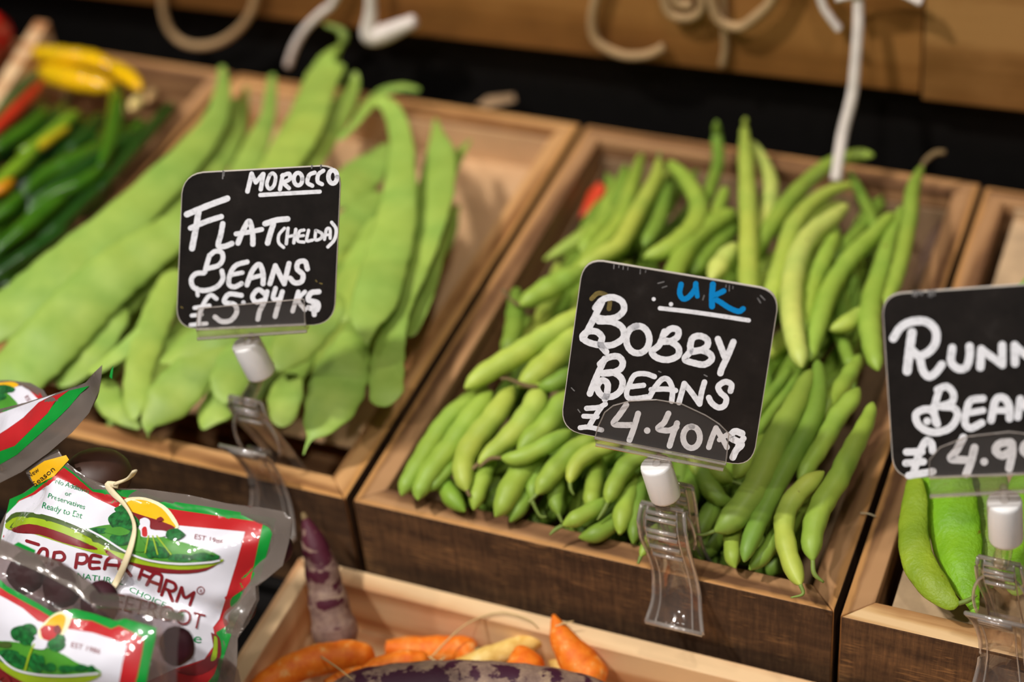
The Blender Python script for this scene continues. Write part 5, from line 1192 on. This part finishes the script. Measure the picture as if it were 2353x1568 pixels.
# --- pouch behind, at the picture edge
bc = spot(0, 930, d=0.915)
outK = [(-160,890),(-60,876),(20,874),(70,880),(100,897),(118,925),(100,960),(60,1000),(-60,1040),(-180,1020)]
PK = Pouch(bc, (-0.25, -0.70, 0.66), outK, H=0.007, margin=0.006, seed=3.3)
rK = empty('beetroot_pouch', PK.o - PK.n * 0.006, 'beetroot pouch at the picture edge behind the upturned corner', 'pouch')
mb = MB(); PK.body(mb); mb.build('film', M['film'], parent=rK)
mb = MB(); e = E0
PK.poly(mb, [(-140,892),(-40,882),(50,884),(85,893),(105,922),(80,960),(-60,1020),(-150,1000)], 'i_red', e, False); e += DE
PK.poly(mb, [(-140,902),(-20,890),(52,886),(66,895),(90,920),(70,950),(-60,1010),(-150,990)], 'i_white', e, False); e += DE
PK.poly(mb, [(-100,915),(0,900),(30,915),(48,940),(50,970),(-40,1000),(-120,980)], 'i_mid', e); e += DE
PK.poly(mb, [(0,880),(30,878),(44,886),(20,894),(-20,892)], 'i_yellow', e); e += DE
for k, (c, r) in enumerate([((10,895),(32,10)),((-20,910),(40,14)),((30,950),(16,14)),((45,962),(10,10))]): tree_blob(PK, mb, c, r, 'i_dkgreen', e + DE * k * 0.3, seed=60 + k)
mb.build('printed_panel', INKM, parent=rK)
mb = MB(); PK.text(mb, 'EST', (58, 912), (0.5, 0.86), 9, 'i_letter', e + 2 * DE, width=22); mb.build('lettering', INKM, parent=rK, smooth=False)

# --- corner of another pouch at the bottom edge
cc = spot(480, 1560, d=0.815)
outC = [(430,1530),(470,1515),(520,1512),(548,1540),(560,1600),(440,1640),(400,1600)]
PC = Pouch(cc, (-0.1, -0.75, 0.66), outC, H=0.005, margin=0.008, seed=7.7)
rC = empty('beetroot_pouch', PC.o - PC.n * 0.006, 'see-through pouch corner at the bottom edge beside the pine crate', 'pouch')
mb = MB(); PC.body(mb); mb.build('film', M['film_clear'], parent=rC)
mb = MB(); PC.poly(mb, [(440,1532),(482,1510),(487,1520),(446,1546)], 'i_cream', E0, False, step=0.0012); PC.poly(mb, [(430,1550),(470,1540),(480,1570),(440,1590)], 'i_lime', E0, True, step=0.0012); mb.build('printed_panel', INKM, parent=rC)

# beetroots inside the pouches: each sits just under the front film
def beet(P, px, py, r, label):
    a = P.px(px, py); c = P.S(a[None])[0] - P.n * (r + 0.0030); mb = MB()
    t = np.linspace(-1, 1, 14); mb.tube([c + P.n * q * r for q in t], [max(0.0006, r * math.sqrt(max(0, 1 - q * q)) * 1.55) for q in t], seg=20)
    for k_, v in enumerate(mb.v):
        w = np.array(v) - c; w *= 1 + 0.16 * noise.noise(Vector(v) * 130); q = c + w - P.o
        ab = np.array([[q @ P.x, q @ P.y]]); off = q @ P.n; z, z2 = P.h(ab); off = min(off, float(z[0] + z2[0]) - 0.0016)
        mb.v[k_] = tuple(P.o + ab[0, 0] * P.x + ab[0, 1] * P.y + off * P.n)
    return tag(mb.build('beetroot', M['beet']), label, 'beetroot')
beet(PF, 195, 1394, 0.0062, 'dark beetroot showing through the clear band of the front pouch')
beet(PF, 108, 1356, 0.0062, 'smaller beetroot beside it in the front pouch clear band')
beet(PF, 376, 1492, 0.0056, 'reddish beetroot at the shiny side of the front pouch')
beet(PF, 25, 1322, 0.0062, 'beetroot under the clear band of the front pouch at the picture edge')
beet(PM, 622, 1262, 0.0042, 'beetroot in the grey side margin of the large pouch')
beet(PM, 545, 1400, 0.0036, 'beetroot low in the side margin of the large pouch')
mb = MB(); bc2 = spot(225, 1092, d=0.872); t = np.linspace(-1, 1, 14)
mb.tube([bc2 + np.array([0, 0.3, 0.95]) * q * 0.012 for q in t], [max(0.0006, 0.016 * math.sqrt(max(0, 1 - q * q))) for q in t], seg=20)
tag(mb.build('beetroot', M['beet_dark']), 'brown dark beetroot behind the top edge of the large pouch', 'beetroot')

# two stacked boxes carrying the pouches
crate('wooden_crate', 'shallow dark wooden box holding the beetroot pouches', -0.250, -0.285, 0.245, 0.150, 0.030, 0.009, 0.030, front='dark', top='rim')
crate('wooden_crate', 'deep dark wooden box under the shallow box of beetroot pouches', -0.250, -0.285, 0.205, 0.150, 0.083, 0.009, -0.0005, front='dark', top='rim')
for o in list(bpy.data.objects):
    if '_org' in o: del o['_org']
